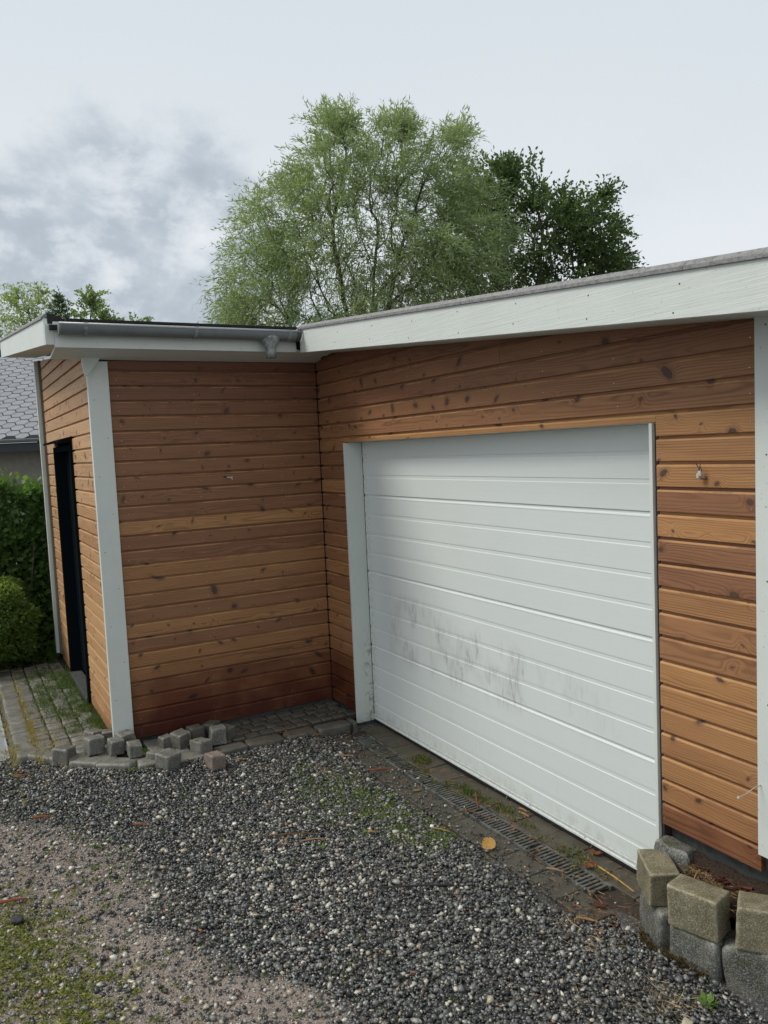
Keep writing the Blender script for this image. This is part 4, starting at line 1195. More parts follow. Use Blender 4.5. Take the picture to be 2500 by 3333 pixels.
bgrp = 'trees beyond the roofs'
build_tree('willow_tree', 'tall airy willow with narrow grey-green leaves behind the garage roof', bgrp, (-7.35, 4.15, -.05),
           [(-.25, 7.15, .85, 1.05, 1.1, 1.3), (.85, 7.05, .70, 1.0, 1.1, 1.0), (1.75, 6.9, .70, .95, 1.0, 1.0), (-1.15, 6.2, .95, 1.0, 1.2, 1.3), (-1.60, 5.2, 1.0, 1.0, 1.2, 1.3),
            (-2.1, 4.4, .55, .75, .9, .7), (0, 5.8, 1.5, 1.3, 1.5, 2.0), (1.3, 5.7, 1.2, 1.3, 1.3, 1.8), (2.25, 5.9, .8, 1.0, 1.0, 1.0), (-.5, 4.4, 1.6, .9, 1.4, 1.8), (1.2, 4.4, 1.3, .9, 1.2, 1.4),
            (-.15, 8.0, .45, .35, .5, .35), (.95, 7.95, .35, .35, .4, .25), (1.95, 7.75, .35, .35, .4, .25), (-1.0, 7.1, .30, .35, .4, .15)],
           1500, [[(0, 0, 0), (.05, 0, 2.2), (0, .1, 3.2), (-.15, .1, 4.6), (-.35, 0, 6.2)], ['join', (.15, -.1, 2.4), (.6, -.1, 4.2), (1.0, 0, 5.8), (1.5, 0, 7.0)],
                  ['join', (-.1, .1, 2.3), (-1.0, .2, 3.9), (-1.7, .1, 5.0)], ['join', (.1, .1, 2.3), (.35, .3, 4.4), (.55, .2, 6.4)]],
           (.105, .0185), ((.20, .245, .145), (.33, .375, .225), .010), (.30, .68), 60, .42, 3, .0042, fit=(.90, .90, 3.6), fo=.04)
build_tree('leafy_tree', 'dark green broadleaf tree to the right of the willow', bgrp, (-7.20, 8.15, -.05),
           [(-.55, 6.9, .85, .75, .9, 1.0), (.40, 7.6, .22, .50, .2, .10), (.2, 6.2, 1.2, .95, 1.1, 2), (1.35, 6.1, .85, .70, .9, 1.3), (1.95, 6.85, .22, .35, .2, .12), (1.90, 5.55, .65, .55, .6, .8),
            (0, 5.1, 1.8, .8, 1.2, 2), (-1.4, 5.6, .8, 1.0, .9, 1), (2.4, 5.25, .30, .25, .3, .16), (.95, 6.75, .35, .3, .3, .2), (2.15, 6.2, .3, .3, .3, .18), (-.1, 7.25, .3, .4, .3, .2)],
           800, [[(0, 0, 0), (0, 0, 2.6), (.1, 0, 4.6), (.3, 0, 6.4)], ['join', (.3, 0, 2.9), (1.2, 0, 4.8), (1.8, 0, 5.8)], ['join', (-.2, 0, 2.9), (-.8, 0, 5.0), (-.8, 0, 6.5)]],
           (.078, .046), ((.055, .082, .036), (.110, .155, .058)), (.25, .52), 44, .12, 5, .0062, fit=(.82, .95, 4.0), fo=-.22)
build_tree('birch_tree', 'light green birch beyond the roof at the left picture edge', bgrp, (-24.2, -1.2, -.05),
           [(0, 6.6, 1.0, 1.3, 1, 1), (.2, 5.2, 1.4, 1.2, 1.2, 1)], 150, [[(0, 0, 0), (0, 0, 3), (0, 0, 6.5)]], (.085, .05), ((.24, .28, .15), (.33, .36, .20)), (.4, .9), 46, .6, 8, .008)
build_tree('birch_tree', 'pale feathery birch between the left picture edge and the spruce', bgrp, (-23.1, .35, -.05),
           [(0, 7.0, .60, .9, .8, 1), (.1, 5.8, 1.0, 1.2, 1.0, 1.2), (-.3, 7.4, .2, .3, .2, .15)], 160, [[(0, 0, 0), (0, 0, 3), (0, 0, 7.2)]], (.085, .05), ((.24, .29, .15), (.33, .37, .20)), (.4, .9), 44, .6, 9, .008)
build_tree('alder_tree', 'rounded bushy tree right of the spruce, above the gutter', bgrp, (-22.4, 2.15, -.05),
           [(0, 6.2, .75, .9, .8, 1), (.1, 7.15, .25, .40, .3, .22), (-.5, 5.4, .9, .8, .8, 1)], 120, [[(0, 0, 0), (0, 0, 3), (0, 0, 6.8)]], (.09, .07), ((.15, .20, .09), (.24, .29, .13)), (.35, .7), 48, .3, 10, .009)
build_tree('alder_tree', 'low sparse tree top ending the row above the gutter', bgrp, (-21.8, 3.25, -.05),
           [(0, 5.9, .9, .6, .8, 1), (-.5, 6.3, .25, .35, .3, .2), (.3, 6.25, .25, .3, .3, .18)], 90, [[(0, 0, 0), (0, 0, 3), (0, 0, 6.0)]], (.09, .07), ((.16, .20, .10), (.25, .29, .14)), (.35, .7), 42, .3, 11, .009)

# spruce: whorled branches with needle blades
def spruce(base, H, lab, seed):
    g = np.random.default_rng(seed); root = tag(empty('spruce_tree', base), lab, 'tree', bgrp)
    bm = tube(bmesh.new(), [(0, 0, 0), (0, 0, H * .6), (0, 0, H)], [.14, .08, .012], 7); 
    P = []; D = []
    for z in np.arange(3.4, H - .1, .16):
        rr = (H - z) * .34 + .06
        for j in range(7):
            a = g.uniform(0, 2 * math.pi); d = np.array((math.cos(a), math.sin(a), .45)); L = rr * g.uniform(.7, 1.15)
            tube(bm, [(0, 0, z), tuple(np.array((0, 0, z)) + d * L * .95)], [.014, .005], 4, False)
            n = int(30 * L / .5) + 14; t = g.uniform(.05, 1.05, n)[:, None]; side = np.array((-d[1], d[0], 0)) * g.normal(0, .13, n)[:, None] * L * (1.15 - t) * 1.6
            p = np.array((0, 0, z)) + d * L * t + side + g.normal(0, .02, (n, 3)); P.append(p); D.append(unit(d + side * 2 + g.normal(0, .5, (n, 3)) + np.array((0, 0, .35))))
    # upright leader shoots
    for x_, y_, zt in ((0, 0, H + .15), (.16, .22, H - .25), (-.2, -.25, H - .35), (.25, .45, H - .8), (-.25, -.5, H - .9)):
        n = 60; t = g.uniform(0, 1, n)[:, None]; p = np.array((x_, y_, zt - .8)) + np.array((0, 0, .8)) * t + g.normal(0, .03, (n, 3)); P.append(p); D.append(unit(np.array((0, 0, .8)) + g.normal(0, .5, (n, 3))))
    bm_obj('trunk', bm, M['bark'], root)
    P = np.concatenate(P); D = np.concatenate(D); S = unit(np.cross(D, g.normal(size=D.shape)))
    V, F = quads(P, D, S, g.uniform(.10, .19, len(P)), g.uniform(.022, .04, len(P)))
    np_obj('crown', V, F, M['leaf'], root, colr=np.repeat(leafcolors(len(P), (.070, .105, .085), (.12, .16, .12)), 4, 0))
spruce((-22.7, 1.25, -.05), 7.55, 'dark blue-green spruce top behind the felt roof corner', 4)

# ------------------------------------------------------------------ hedge and bush at the far corner
def leaf_mass(name, label, cat, gen, n, lf, cols, base, seed, up_bias=.5, stems=None, yellow=0, core=None):
    g = np.random.default_rng(seed); P, N = gen(g, n); D = unit(N * .5 + g.normal(0, .6, P.shape) + np.array((0, 0, -.25)))
    S = unit(np.cross(D, N + g.normal(0, .45, P.shape)))
    V, F = quads(P, D, S, g.uniform(.65, 1.25, n) * lf[0], g.uniform(.7, 1.2, n) * lf[1], .10)
    root = tag(empty(name, base), label, cat)
    cc = leafcolors(n, cols[0], cols[1], .25, yellow)
    top_col = cols[2] if len(cols) > 2 else None
    if top_col is not None:                                   # lighter yellow-green towards the top of the foliage
        zt, ztop = P[:, 2], P[:, 2].max(); f = np.clip((zt - ztop + .28) / .28, 0, 1)[:, None] * rng.random((n, 1)); cc = cc * (1 - f) + np.array(top_col) * f
    np_obj('foliage', V - np.array(base), F, M['leaf'], root, colr=np.repeat(cc, 4, 0))
    bm = bmesh.new(); lx, ly, hx, hy, hz = stems
    for i in range(34):
        x0, y0 = g.uniform(lx, hx), g.uniform(ly, hy); q = [(x0, y0, -.05)]
        for s in range(3): q.append((q[-1][0] + g.normal(0, .07), q[-1][1] + g.normal(0, .07), q[-1][2] + hz / 3.2))
        tube(bm, [Vector(p) - Vector(base) for p in q], [.016, .012, .008, .004], 5, False)
    bm_obj('stem', bm, M['bark'], root)
    if core is not None:
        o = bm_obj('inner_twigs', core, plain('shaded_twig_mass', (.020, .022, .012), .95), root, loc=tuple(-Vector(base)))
    return root
def hedge_top(x, y): return 1.72 + .10 * np.sin(y * 3 + 1) - .22 * np.clip((y + 2.15) / .9, 0, 1) + .05 * np.sin(y * 11)
def gen_hedge(g, n):
    # faces +X (towards the drive) and -Y, plus top; leaves in a shell 25 cm thick
    y = g.uniform(-5.0, -.9, n); z = g.uniform(-.02, 1, n); x = -3.32 - np.abs(g.normal(0, .11, n)) + .05 * np.sin(y * 5) + .06 * np.sin(z * 9 + y * 4)
    t = g.random(n) < .25; top = hedge_top(x, y); z = z * top
    x = np.where(t, g.uniform(-4.4, -3.25, n), x); z = np.where(t, top - np.abs(g.normal(0, .07, n)), z)
    N = np.where(t[:, None], np.array((.2, 0, 1.)), np.array((1., -.3, .45)))
    sp = g.random(n) < .012; z = np.where(sp, top + g.uniform(0, .16, n), z)
    return np.stack([x, y, z], 1), N
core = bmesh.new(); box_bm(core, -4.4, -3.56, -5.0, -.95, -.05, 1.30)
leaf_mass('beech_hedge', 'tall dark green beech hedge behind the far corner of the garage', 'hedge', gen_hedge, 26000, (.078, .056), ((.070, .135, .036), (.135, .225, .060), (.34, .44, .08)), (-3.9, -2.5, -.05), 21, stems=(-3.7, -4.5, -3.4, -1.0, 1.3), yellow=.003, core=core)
def gen_bush(g, n):
    q = unit(g.normal(size=(n, 3))); r = 1 - np.abs(g.normal(0, .14, n)); b = 1 + .10 * np.sin(q[:, 0] * 7 + 1) * np.sin(q[:, 1] * 6) + .06 * np.sin(q[:, 2] * 11)
    P = q * (r * b)[:, None] * np.array((.56, .58, .50)) + np.array((-2.95, -2.36, .44)); P[:, 2] = np.maximum(P[:, 2], .0)
    return P, q + np.array((0, 0, .4))
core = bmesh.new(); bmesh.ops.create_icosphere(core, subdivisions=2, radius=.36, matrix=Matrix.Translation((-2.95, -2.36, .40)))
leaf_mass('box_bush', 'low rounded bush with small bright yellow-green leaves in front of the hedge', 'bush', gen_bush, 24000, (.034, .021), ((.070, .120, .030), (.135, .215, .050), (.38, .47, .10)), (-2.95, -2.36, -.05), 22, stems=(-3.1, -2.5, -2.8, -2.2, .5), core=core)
def gen_ivy(g, n):
    P = np.stack([g.uniform(-3.35, -2.85, n), g.uniform(-2.1, -1.55, n), g.uniform(-.02, .75, n) ** 1.3 * .9], 1); P[:, 2] *= np.clip((-2.80 - P[:, 0]) / .35, .15, 1)
    return P, np.tile(np.array((.9, -.3, .5)), (n, 1))
leaf_mass('ground_ivy', 'broad-leaved creeper at the foot of the hedge near the far corner post', 'plant', gen_ivy, 900, (.065, .058), ((.06, .11, .025), (.10, .19, .04)), (-3.1, -1.8, -.05), 23, stems=(-3.3, -2.0, -3.0, -1.7, .4))
bm = bmesh.new(); box_bm(bm, -.012, .012, -.003, .003, -.003, .003, 0); tube(bm, [(0, 0, -.006), (0, .0, .012)], .004, 6)
tag(bm_obj('plastic_scrap', bm, plain('pale_plastic', (.6, .6, .66), .5), loc=(-3.12, -1.93, .98)), 'tiny pale plastic scrap caught in the hedge', 'litter')

# ------------------------------------------------------------------ neighbour's house with hexagonal shingles
house = tag(empty('house', (-13.25, -.97, 0)), 'neighbouring house with grey hexagonal roof shingles and a shaded plain wall', 'house')
hr = Vector((.470, .883, 0)); hd = Vector((-.883, .470, 0)); H0 = Vector((-13.25, -.97, 0))
HM = Matrix(((hr.x, hd.x, 0, 0), (hr.y, hd.y, 0, 0), (0, 0, 1, 0), (0, 0, 0, 1)))
def hobj(name, bm, mat, parent=house):
    bm.transform(HM); return bm_obj(name, bm, mat, parent)
hobj('wall', box_bm(bmesh.new(), -4.5, 5.5, .55, .75, -.1, 2.45), plain('plain_grey_render', (.24, .235, .20), .9, 0, .3, 8, .15))
slope = math.atan2(2.35, 4.6); SL = 5.8
roofM = Matrix.Translation((0, -.05, 2.53)) @ Matrix.Rotation(slope, 4, 'X')
bm = box_bm(bmesh.new(), -5, 6, 0, SL, -.10, -.004); bm.transform(roofM); hroof = hobj('roof', bm, plain('shingle_underlay', (.016, .016, .018), .95))
mt, t = newmat('grey_mineral_shingle')
pos = t.n('ShaderNodeNewGeometry').outputs['Position']; ri = t.n('ShaderNodeObjectInfo').outputs['Random']
c = t.mix(t.ss(t.noise(pos, 60, 4, .7), .35, .65), (.255, .262, .28), (.34, .35, .37)); c = t.mix(t.m('MULTIPLY', ri, .35), c, (.20, .20, .215))
c = t.mix(t.ss(t.noise(pos, 3, 4), .5, .7, 0, .3), c, (.17, .175, .18)); t.surf(c, .85, t.bump(t.noise(pos, 160, 2), .5, .004), .3)
HW, HH = .334, .142        # hexagon pitch across and exposure up the slope
bm = bmesh.new(); pts = [(-HW * .28, -HH), (HW * .28, -HH), (HW * .5, 0), (HW * .28, HH), (-HW * .28, HH), (-HW * .5, 0)]
pts = [(-.5 * HW + .016, .0), (-.24 * HW, -HH + .019), (.24 * HW, -HH + .019), (.5 * HW - .016, .0), (.24 * HW, HH - .019), (-.24 * HW, HH - .019)]
A = [bm.verts.new((x, y, 0.0)) for x, y in pts]; B = [bm.verts.new((x, y, .012)) for x, y in pts]
bm.faces.new(A[::-1]); bm.faces.new(B)
for i in range(6): bm.faces.new((A[i], A[(i + 1) % 6], B[(i + 1) % 6], B[i]))
sh_me = bpy.data.meshes.new('shingle'); bm.to_mesh(sh_me); bm.free(); sh_me.materials.append(mt)
# hexagons tile in offset rows: step across .76 HW, alternate rows half a step
rows = int(SL / HH)
near = bmesh.new(); RT = HM @ roofM; cnt = 0
for r_ in range(rows):
    for c_ in range(-8, 9):
        px = c_ * HW * 1.48 + (HW * .74 if r_ % 2 else 0); py = .10 + r_ * HH
        if -2.3 < px < 1.5 and cnt < 298 and r_ < 38:
            o = bpy.data.objects.new('shingle', sh_me); o.parent = hroof; col.objects.link(o)
            o.matrix_local = RT @ Matrix.Translation((px, py, .0005 * (r_ % 2)))
            cnt += 1
box_w = lambda *a: box_bm(bmesh.new(), *a)
hobj('fascia', box_w(-5, 6, -.02, .02, 2.25, 2.43), plain('dark_blue_fascia', (.020, .026, .034), .5))
bm = bmesh.new(); n = 10; rings = []
for x_ in (-5, 6): rings.append([bm.verts.new((x_, -.085 + .062 * math.cos(a), 2.50 + .062 * math.sin(a))) for a in [math.pi + math.pi * i / n for i in range(n + 1)]])
for i in range(n): bm.faces.new((rings[0][i], rings[0][i + 1], rings[1][i + 1], rings[1][i]))
tube(bm, [(-5, -.148, 2.505), (6, -.148, 2.505)], .010, 6)
hobj('gutter', bm, M['zinc'])
hobj('soffit', box_w(-5, 6, .02, .55, 2.40, 2.42), plain('dark_soffit', (.03, .03, .032), .8))

# ------------------------------------------------------------------ weeds, moss and litter on the ground
def tuft_mass(name, label, pts, mat, n_per, L, W_, cols, kind='stuff', spread=.02, lean=.8, seed=1, flat=False):
    g = np.random.default_rng(seed); P = np.repeat(np.array(pts, float), n_per, 0); P[:, :2] += g.normal(0, spread, (len(P), 2))
    D = unit(np.stack([g.normal(0, lean, len(P)), g.normal(0, lean, len(P)), np.ones(len(P)) * (.25 if flat else 1)], 1)); S = unit(np.cross(D, g.normal(size=D.shape)))
    V, F = quads(P, D, S, g.uniform(.5, 1.3, len(P)) * L, g.uniform(.7, 1.3, len(P)) * W_, .25)
    o = np_obj(name, V, F, mat, colr=np.repeat(leafcolors(len(P), cols[0], cols[1], .3), 4, 0)); tag(o, label, kind=kind); return o
def pick(n, boxes, zf_=None, seed=0, rel=1.0):
    g = np.random.default_rng(seed); out = []
    for (cx, cy, rx, ry, w_) in boxes:
        for _ in range(int(n * w_)):
            a, b = cx + g.normal(0, rx), cy + g.normal(0, ry); out.append((a, b, (float(hgt(a, b)) + .006) if zf_ is None else zf_))
    return out
GR_, YG = ((.075, .115, .028), (.15, .20, .045)), ((.13, .14, .035), (.28, .26, .07))
mo = [p for p in pick(260, [(1.50, -.56, .25, .10, 1.0), (1.80, -.50, .20, .08, .8), (1.15, -.66, .15, .09, .25), (2.05, -.43, .12, .05, .35), (1.55, -.78, .25, .08, .25)], None, 4) if not blocked(np.array(p[0]), np.array(p[1]))]
tuft_mass('moss_patch', 'low green weeds growing through the gravel beside the drain', mo, M['grass'], 18, .019, .010, ((.085,.13,.03),(.20,.25,.055)), spread=.016, lean=1.2, seed=31, flat=True)
mo = pick(300, [(2.05, -2.34, .28, .12, 1.0), (2.45, -2.22, .22, .12, .7), (1.75, -2.45, .2, .1, .5), (2.75, -2.15, .15, .12, .2)], None, 5)
tuft_mass('weed_patch', 'yellow-green moss and seedlings on the trodden earth at the lower left', mo, M['grass'], 9, .021, .0070, ((.09, .115, .028), (.32, .31, .08)), spread=.011, lean=1.1, seed=32, flat=True)
mo = [p for p in pick(60, [(.6, -1.75, .5, .22, 1.0), (1.0, -1.4, .6, .25, .8), (2.2, -1.5, .5, .2, .6), (1.4, -1.9, .4, .1, .8), (.2, -2.22, .3, .06, .7), (3.1, -1.2, .3, .2, .3)], None, 6) if not blocked(np.array(p[0]), np.array(p[1]))]
tuft_mass('seedlings', 'scattered small green seedlings in the gravel', mo, M['grass'], 9, .018, .006, GR_, spread=.010, lean=1.0, seed=33)
# grass between the setts
g_pts = pick(60, [(-1.75, -1.68, .28, .05, 1.5), (-1.05, -1.68, .14, .05, .8), (-.62, -1.66, .08, .03, .45), (-.30, -1.65, .10, .03, .5), (-1.45, -1.88, .25, .06, .9), (-2.2, -1.8, .3, .12, .8), (-.9, -1.84, .10, .05, .35), (-.55, -1.80, .08, .04, .15)], .02, 7)
tuft_mass('grass', 'thin green grass growing in the joints of the paving beside the end wall', g_pts, M['grass'], 18, .058, .0036, ((.07, .11, .03), (.14, .19, .05)), spread=.018, lean=.45, seed=34)
g_pts = pick(70, [(-1.3, -2.085, .6, .007, 1.6), (-.6, -2.085, .3, .008, 1.0), (-.20, -1.97, .05, .05, .3), (-1.2, -2.235, .8, .010, .5), (-.28, -2.24, .12, .03, .5), (-.5, -1.98, .3, .05, .5)], .018, 8)
tuft_mass('dry_grass', 'straw-coloured dry grass in the joint along the granite kerb', g_pts, M['grass'], 14, .040, .003, ((.26, .21, .09), (.42, .34, .15)), spread=.010, lean=.6, seed=35)
g_pts = pick(50, [(.16, -1.46, .05, .03, .6), (.12, -1.30, .06, .03, .3), (.40, -1.50, .03, .05, .4), (.2, -1.40, .04, .03, .3)], .02, 9)
tuft_mass('clover', 'small clover leaves in the gap between kerb and bay wall', g_pts, M['grass'], 7, .014, .011, ((.10, .15, .035), (.18, .25, .06)), spread=.012, lean=1.0, seed=36, flat=True)
g_pts = pick(26, [(1.28, .02, .05, .02, 1), (1.85, .00, .10, .015, 1), (2.15, .02, .12, .02, .8), (2.75, -.0, .1, .02, .6), (1.5, -.07, .5, .03, .9)], -.03, 10)
tuft_mass('joint_weeds', 'small weeds in the joints of the brown pavers', g_pts, M['grass'], 14, .024, .006, ((.08, .11, .03), (.17, .17, .05)), spread=.018, lean=.9, seed=37)
# dry stalks near the bed
g_pts = pick(12, [(3.10, -.42, .05, .05, .9), (3.28, -.36, .04, .04, .7), (3.58, -.42, .07, .05, 2.2), (3.36, -.62, .07, .05, .4)], None, 12)
tuft_mass('straw', 'tangled dry straw on the gravel in front of the granite blocks', g_pts, M['litter'], 8, .085, .0018, ((.34, .24, .12), (.50, .38, .20)), spread=.012, lean=2.2, seed=38, flat=True)
g_pts = pick(70, [(3.52, -.03, .10, .03, 1.6), (3.70, -.0, .08, .03, 1)], .245, 13)
tuft_mass('bed_litter', 'dry needles and roots on the soil of the raised bed', g_pts, M['litter'], 10, .040, .0018, ((.16, .09, .045), (.40, .28, .14)), spread=.02, lean=2.0, seed=39, flat=True)
# moss along the foot of the granite blocks
g_pts = [(3.29 + .33 * q, -.225 - .055 * min(1, q * 3) + .09 * max(0, q - .4), -.015 + random.uniform(0, .04)) for q in np.random.default_rng(3).random(150)]
tuft_mass('moss', 'rusty brown moss along the foot of the granite blocks', g_pts, M['grass'], 14, .008, .004, ((.06, .045, .014), (.13, .075, .02)), spread=.006, lean=1.0, seed=40)
# needles, bark crumbs
def chips(name, label, boxes, n, L, W_, cols, seed, zf_=None, z_add=.004):
    pts = pick(n, boxes, zf_, seed); g = np.random.default_rng(seed); P = np.array(pts); P[:, 2] += z_add + g.uniform(0, .004, len(P)); a = g.uniform(0, 2 * math.pi, len(P))
    D = unit(np.stack([np.cos(a), np.sin(a), g.normal(0, .12, len(P))], 1)); S = np.cross(D, np.array((0, 0, 1.))) + g.normal(0, .2, (len(P), 3)); S = unit(S)
    Lv = g.uniform(.4, 1.3, len(P)) * L; Wv = g.uniform(.6, 1.4, len(P)) * W_
    a0 = P; b0 = P + D * Lv[:, None]; T = np.array((0, 0, 1.)) * (Wv * .5)[:, None]; s_ = S * Wv[:, None] * .5
    V = np.stack([a0 - s_, a0 + s_, b0 + s_, b0 - s_, a0 + T, b0 + T], 1).reshape(-1, 3)
    f = np.array([(0, 1, 2, 3)]); F4 = np.concatenate([f + 6 * i for i in range(len(P))]); F4b = np.concatenate([np.array([(1, 4, 5, 2), (4, 0, 3, 5)]) + 6 * i for i in range(len(P))])
    o = np_obj(name, V, np.concatenate([F4, F4b]), M['litter'], colr=np.repeat(leafcolors(len(P), cols[0], cols[1], .25), 6, 0)); return tag(o, label, kind='stuff')
RB = ((.16, .055, .025), (.36, .19, .085))
chips('bark_crumbs', 'reddish bark crumbs and needles on the shaded setts and gravel of the bay', [(.25, -.35, .12, .20, 2.0), (.55, -.35, .14, .12, 1.0), (.8, -.45, .25, .18, 1.1), (.25, -.8, .1, .2, .5), (1.5, -.3, .6, .18, 1.1), (2.2, -.05, .5, .08, 2.6), (1.3, -.02, .4, .08, 1.6), (2.9, -.1, .2, .12, 2.2), (3.15, -.3, .1, .08, 1.2), (1.9, -1.2, .7, .4, .8)], 60, .030, .0030, RB, 41, None, .03)
chips('bed_bark', 'broad reddish bark pieces on the soil of the raised bed', [(3.55, -.0, .12, .022, 1.2), (3.72, .0, .08, .03, 1.4)], 34, .050, .013, ((.035, .014, .009), (.115, .038, .020)), 42, .250)
chips('kerb_litter', 'rusty plant litter in the joints of the end paving', [(-1.0, -2.05, .6, .04, 1), (-.4, -1.85, .25, .12, 1.2), (-.1, -1.75, .15, .12, .8), (.2, -1.95, .25, .12, .4), (-2.5, -1.95, .3, .1, 1.2)], 60, .020, .0028, RB, 43, .030)

# individual sticks and splinters
def stick(pts, r, c, lab, name='stick', cat='stick', grp='sticks and splinters lying on the gravel', n=6):
    bm = tube(bmesh.new(), [Vector(p) - Vector(pts[0]) for p in pts], [r, r * .9, r * .55][:len(pts)] if len(pts) == 3 else r, n)
    o = bm_obj(name, bm, c, loc=pts[0]); return tag(o, lab, cat, grp)
tan = plain('fresh_split_wood', (.38, .22, .09), .7, 0, .3, 200, .3); red = plain('stained_splinter', (.24, .065, .030), .6, 0, .3, 200, .3); brn = plain('brown_twig', (.16, .085, .04), .8, 0, .3, 150, .4)
GZ_ = -.034
def ln(x0, y0, L, ang, z=GZ_, r=.003, c=tan, lab='', dz=.004, **k):
    a = R(ang); stick([(x0, y0, z), (x0 + math.cos(a) * L / 2, y0 + math.sin(a) * L / 2, z + dz), (x0 + math.cos(a) * L, y0 + math.sin(a) * L, z)], r, c, lab, **k)
ln(.80, -.94, .13, 60, c=brn, r=.0050, lab='short brown twig on the gravel in the middle of the bay', z=-.010)
ln(.62, -1.00, .12, 55, c=tan, r=.0034, lab='tan splinter at the foot of the kerb right of the sett heap', z=.0)
ln(1.23, -.347, .165, 63, c=red, r=.0045, lab='straight red-brown splinter pointing at the drain', z=-.020)
ln(.93, -.40, .10, 44, c=tan, r=.0036, lab='tan splinter lying near the paver edge in the bay', z=-.012)
ln(1.31, -.49, .085, 126, c=brn, r=.0042, lab='short brown sliver in front of the red splinter', z=-.024)
ln(1.08, -.60, .06, 30, c=tan, r=.0028, lab='short tan sliver behind the weeds', z=-.016)
ln(1.65, -1.17, .24, 64, c=brn, r=.0042, lab='forked orange-brown twig in the middle of the gravel, long stem', z=-.030)
ln(1.72, -1.08, .10, -35, c=tan, r=.0040, lab='side piece of the forked twig in the middle of the gravel', z=-.030)
ln(1.80, -1.04, .13, 68, c=tan, r=.0036, lab='thin tan twig crossing the forked twig', z=-.030)
ln(1.875, .0, .19, -32, c=red, r=.0048, z=-.020, lab='red splinter lying across the drain grating')
ln(1.99, -.16, .28, 14, c=brn, r=.0028, z=-.022, lab='long thin twig along the drain edge')
ln(2.06, -.41, .10, 31, c=tan, r=.0034, lab='tan splinter on the green weeds', z=-.030)
ln(2.183, .064, .075, 5, c=tan, r=.0045, z=-.024, lab='pair of tan chips on the pavers below the door, longer one')
ln(2.15, .092, .055, 8, c=tan, r=.0045, z=-.024, lab='shorter tan chip on the pavers below the door')
ln(2.57, -.19, .09, 100, c=brn, r=.0035, z=-.022, lab='brown stick over the drain near its right end')
ln(2.00, -.19, .08, 72, c=brn, r=.003, z=-.024, lab='brown stick at the near edge of the drain in its middle')
ln(2.70, -.19, .10, 30, c=tan, r=.0035, z=-.022, lab='bent orange twig on the outer pavers')
ln(2.82, .015, .24, -5, c=plain('yellow_cane', (.48, .30, .06), .5), r=.0038, z=-.022, lab='long yellow cane beside the upright concrete block')
ln(1.12, -1.74, .09, 50, c=red, r=.0055, lab='dark red bark strip near the trodden earth', z=-.024)
ln(.72, -2.20, .09, 66, c=red, r=.007, lab='red bark piece on the gravel at the left edge', z=-.020)
ln(.06, -2.25, .09, 75, c=red, r=.007, lab='red bark chip on the gravel below the curved kerb', z=-.002)
ln(1.52, -2.42, .12, 74, c=red, r=.007, z=-.045, lab='red bark sliver on the wet earth at the left edge')
ln(1.91, -.71, .035, 55, c=tan, r=.0065, z=-.030, lab='stubby tan wood chip in the gravel beside the weeds')
ln(3.42, -.03, .07, -65, c=tan, r=.004, z=.245, lab='tan splinter standing on the bed soil behind the concrete blocks')
ln(3.06, -.34, .10, 35, c=tan, r=.005, z=-.025, lab='flat tan chip on the gravel left of the granite blocks')
# black rod
bm = tube(bmesh.new(), [(0, 0, 0), (.082, .146, .004), (.163, .292, 0)], .0045, 8)
tag(bm_obj('plastic_rod', bm, M['rubber'], loc=(2.43, -.928, -.012)), 'thin black plastic rod lying on the gravel', 'rod')
# round dark lump beside the pale sett
bm = rock_bm(.05, .04, .025, 3, 2.5, .1, 5); tag(bm_obj('dark_stone', bm, M['rubber'], loc=(.60, -1.43, -.012), smooth=True), 'small black lump in front of the pale speckled sett', 'stone')
bm = rock_bm(.055, .05, .032, 3, 3, .15, 6); tag(bm_obj('dark_stone', bm, plain('black_cinder', (.02, .02, .022), .7), loc=(1.72, -2.36, -.062), smooth=False), 'black cinder lump on the wet earth near the left edge', 'stone')
bm = rock_bm(.035, .06, .03, 3, 3, .15, 8); tag(bm_obj('pale_stone', bm, plain('cream_stone', (.48, .44, .32), .7, 0, .4, 90, .3), loc=(3.72, -.46, -.035), rot=(0, 0, .4), smooth=True), 'large cream stone in the lower right corner', 'stone')
# leaves lying about
def flat_leaf(loc, outline, mat, lab, curl=.3, rot=0, holes=None, cat='leaf', name='fallen_leaf'):
    bm = bmesh.new(); bot = []; n_ = len(outline)
    c0 = bm.verts.new((0, 0, 0)); vs = []
    for x, y in outline: vs.append(bm.verts.new((x, y, curl * (x * x + y * y) * 12 + .001)))
    for i in range(n_): bm.faces.new((c0, vs[i], vs[(i + 1) % n_]))
    bmesh.ops.solidify(bm, geom=bm.faces[:], thickness=.0008)
    o = bm_obj(name, bm, mat, loc=loc, rot=rot if isinstance(rot, tuple) else (0, 0, rot)); return tag(o, lab, cat)
mt, t = newmat('yellow_leaf_with_spots'); oc = t.n('ShaderNodeTexCoord').outputs['Object']
sp = t.vor(t.map(oc, scale=(1, 1, 0)), 75, 'F1', .55).outputs['Distance']; cc = t.xyz(t.vor(t.map(oc, scale=(1, 1, 0)), 75, 'F1', .55).outputs['Color'])[0]
spm = t.m('MULTIPLY', t.ss(sp, .24, .17), t.m('GREATER_THAN', cc, .35))
t.surf(t.mix(spm, t.mix(t.noise(oc, 60), (.62, .36, .09), (.70, .46, .15)), (.05, .03, .015)), .55)
ol = [(-.030, -.024), (-.012, -.030), (.012, -.030), (.030, -.022), (.036, -.006), (.033, .012), (.022, .025), (.006, .031), (-.010, .030), (-.022, .022), (-.029, .006), (-.031, -.010)]
flat_leaf((2.40, -.300, -.002), ol, mt, 'curled yellow leaf with dark spots on the gravel beside the pavers', .30, (R(38), R(0), R(58)))
oakm = plain('brown_oak_leaf', (.30, .12, .055), .7, 0, .3, 120, .35)
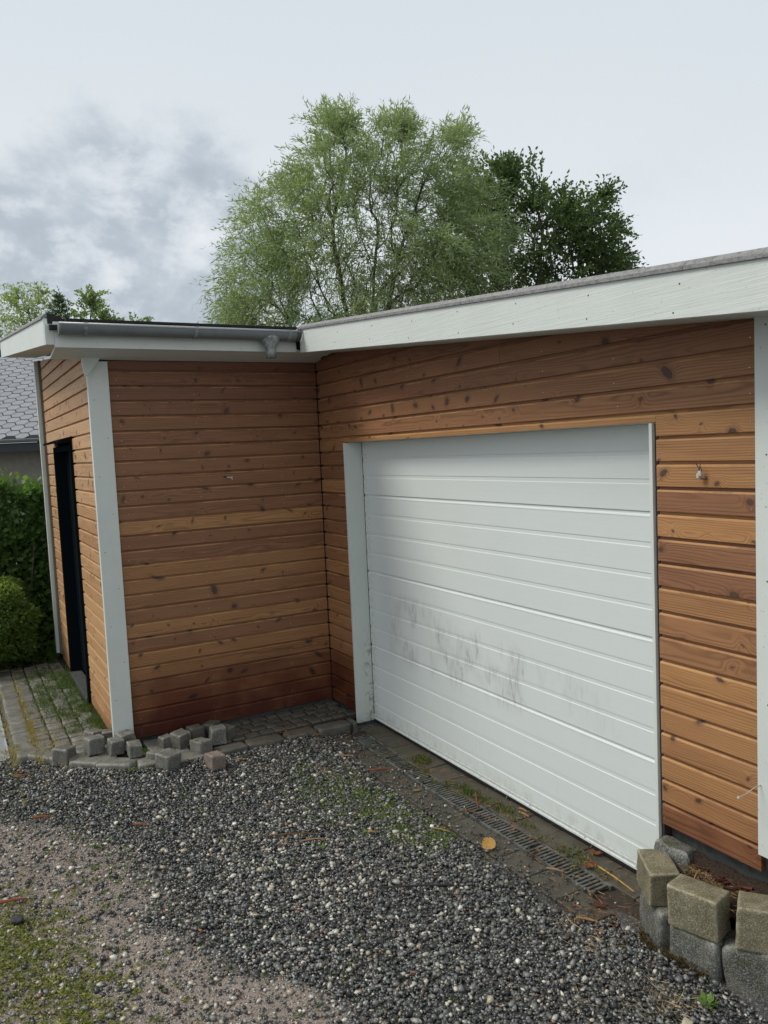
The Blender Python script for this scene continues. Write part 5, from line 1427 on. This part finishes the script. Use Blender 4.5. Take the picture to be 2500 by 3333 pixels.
def oak(s): return [(s * (1 + .28 * math.cos(6 * a)) * math.cos(a) * 1.35, s * (1 + .28 * math.cos(6 * a)) * math.sin(a) * .8) for a in [2 * math.pi * i / 26 for i in range(26)]]
flat_leaf((2.725, .090, -.022), oak(.024), oakm, 'brown lobed oak leaf on the pavers close to the garage door', .5, .4)
flat_leaf((2.795, -.015, -.020), oak(.026), oakm, 'brown lobed oak leaf on the far end of the drain', .3, 1.5)
flat_leaf((3.05, -.20, -.022), oak(.024), plain('dark_red_leaf', (.17, .055, .03), .7), 'dark red oak leaf at the right end of the outer pavers', .4, .9)
flat_leaf((1.64, -.25, -.024), [(.022 * math.cos(a), .009 * math.sin(a)) for a in [2 * math.pi * i / 10 for i in range(10)]], plain('yellow_green_leaf', (.40, .36, .06), .6), 'narrow yellow-green leaf at the edge of the outer pavers', .4, 1.0)
# leafy weeds that stand alone
def weed(loc, s, n, lab, seed, c=((.09, .16, .035), (.15, .24, .05))):
    g = np.random.default_rng(seed); a = g.uniform(0, 2 * math.pi, n); h = g.uniform(.2, 1, n) * s
    P = np.stack([np.cos(a) * s * .25 * g.random(n), np.sin(a) * s * .25 * g.random(n), h * .6], 1); D = unit(np.stack([np.cos(a), np.sin(a), g.uniform(.1, .9, n)], 1)); S = unit(np.cross(D, np.array((0, 0, 1.))))
    V, F = quads(P, D, S, g.uniform(.5, 1, n) * s * .8, g.uniform(.5, 1, n) * s * .5, .2)
    root = tag(empty('weed', loc), lab, 'plant', 'single leafy weeds in the gravel'); np_obj('foliage', V, F, M['grass'], root, colr=np.repeat(leafcolors(n, c[0], c[1]), 4, 0))
    bm = bmesh.new()
    for i in range(min(n, 5)): tube(bm, [(0, 0, -.01), tuple(P[i] * .6), tuple(P[i])], .0012, 4, False)
    bm_obj('stem', bm, M['bark'], root)
weed((3.70, -.33, -.035), .055, 26, 'bright green leafy weed at the right edge in front of the granite blocks', 1)
weed((3.32, -.325, -.03), .030, 12, 'tiny green weed at the foot of the leftmost granite block', 2)
weed((1.08, -.47, -.045), .030, 10, 'clover-like weed in the gravel left of the mossy patch', 3)
weed((1.92, -.98, -.045), .028, 12, 'small green weed beside the forked twig', 4)
weed((1.62, -.42, -.045), .032, 10, 'round-leaved weed in the mossy patch beside the pavers', 5)

print('objects', len(bpy.data.objects), 'tris', sum(len(p.vertices) - 2 for me in bpy.data.meshes for p in me.polygons))
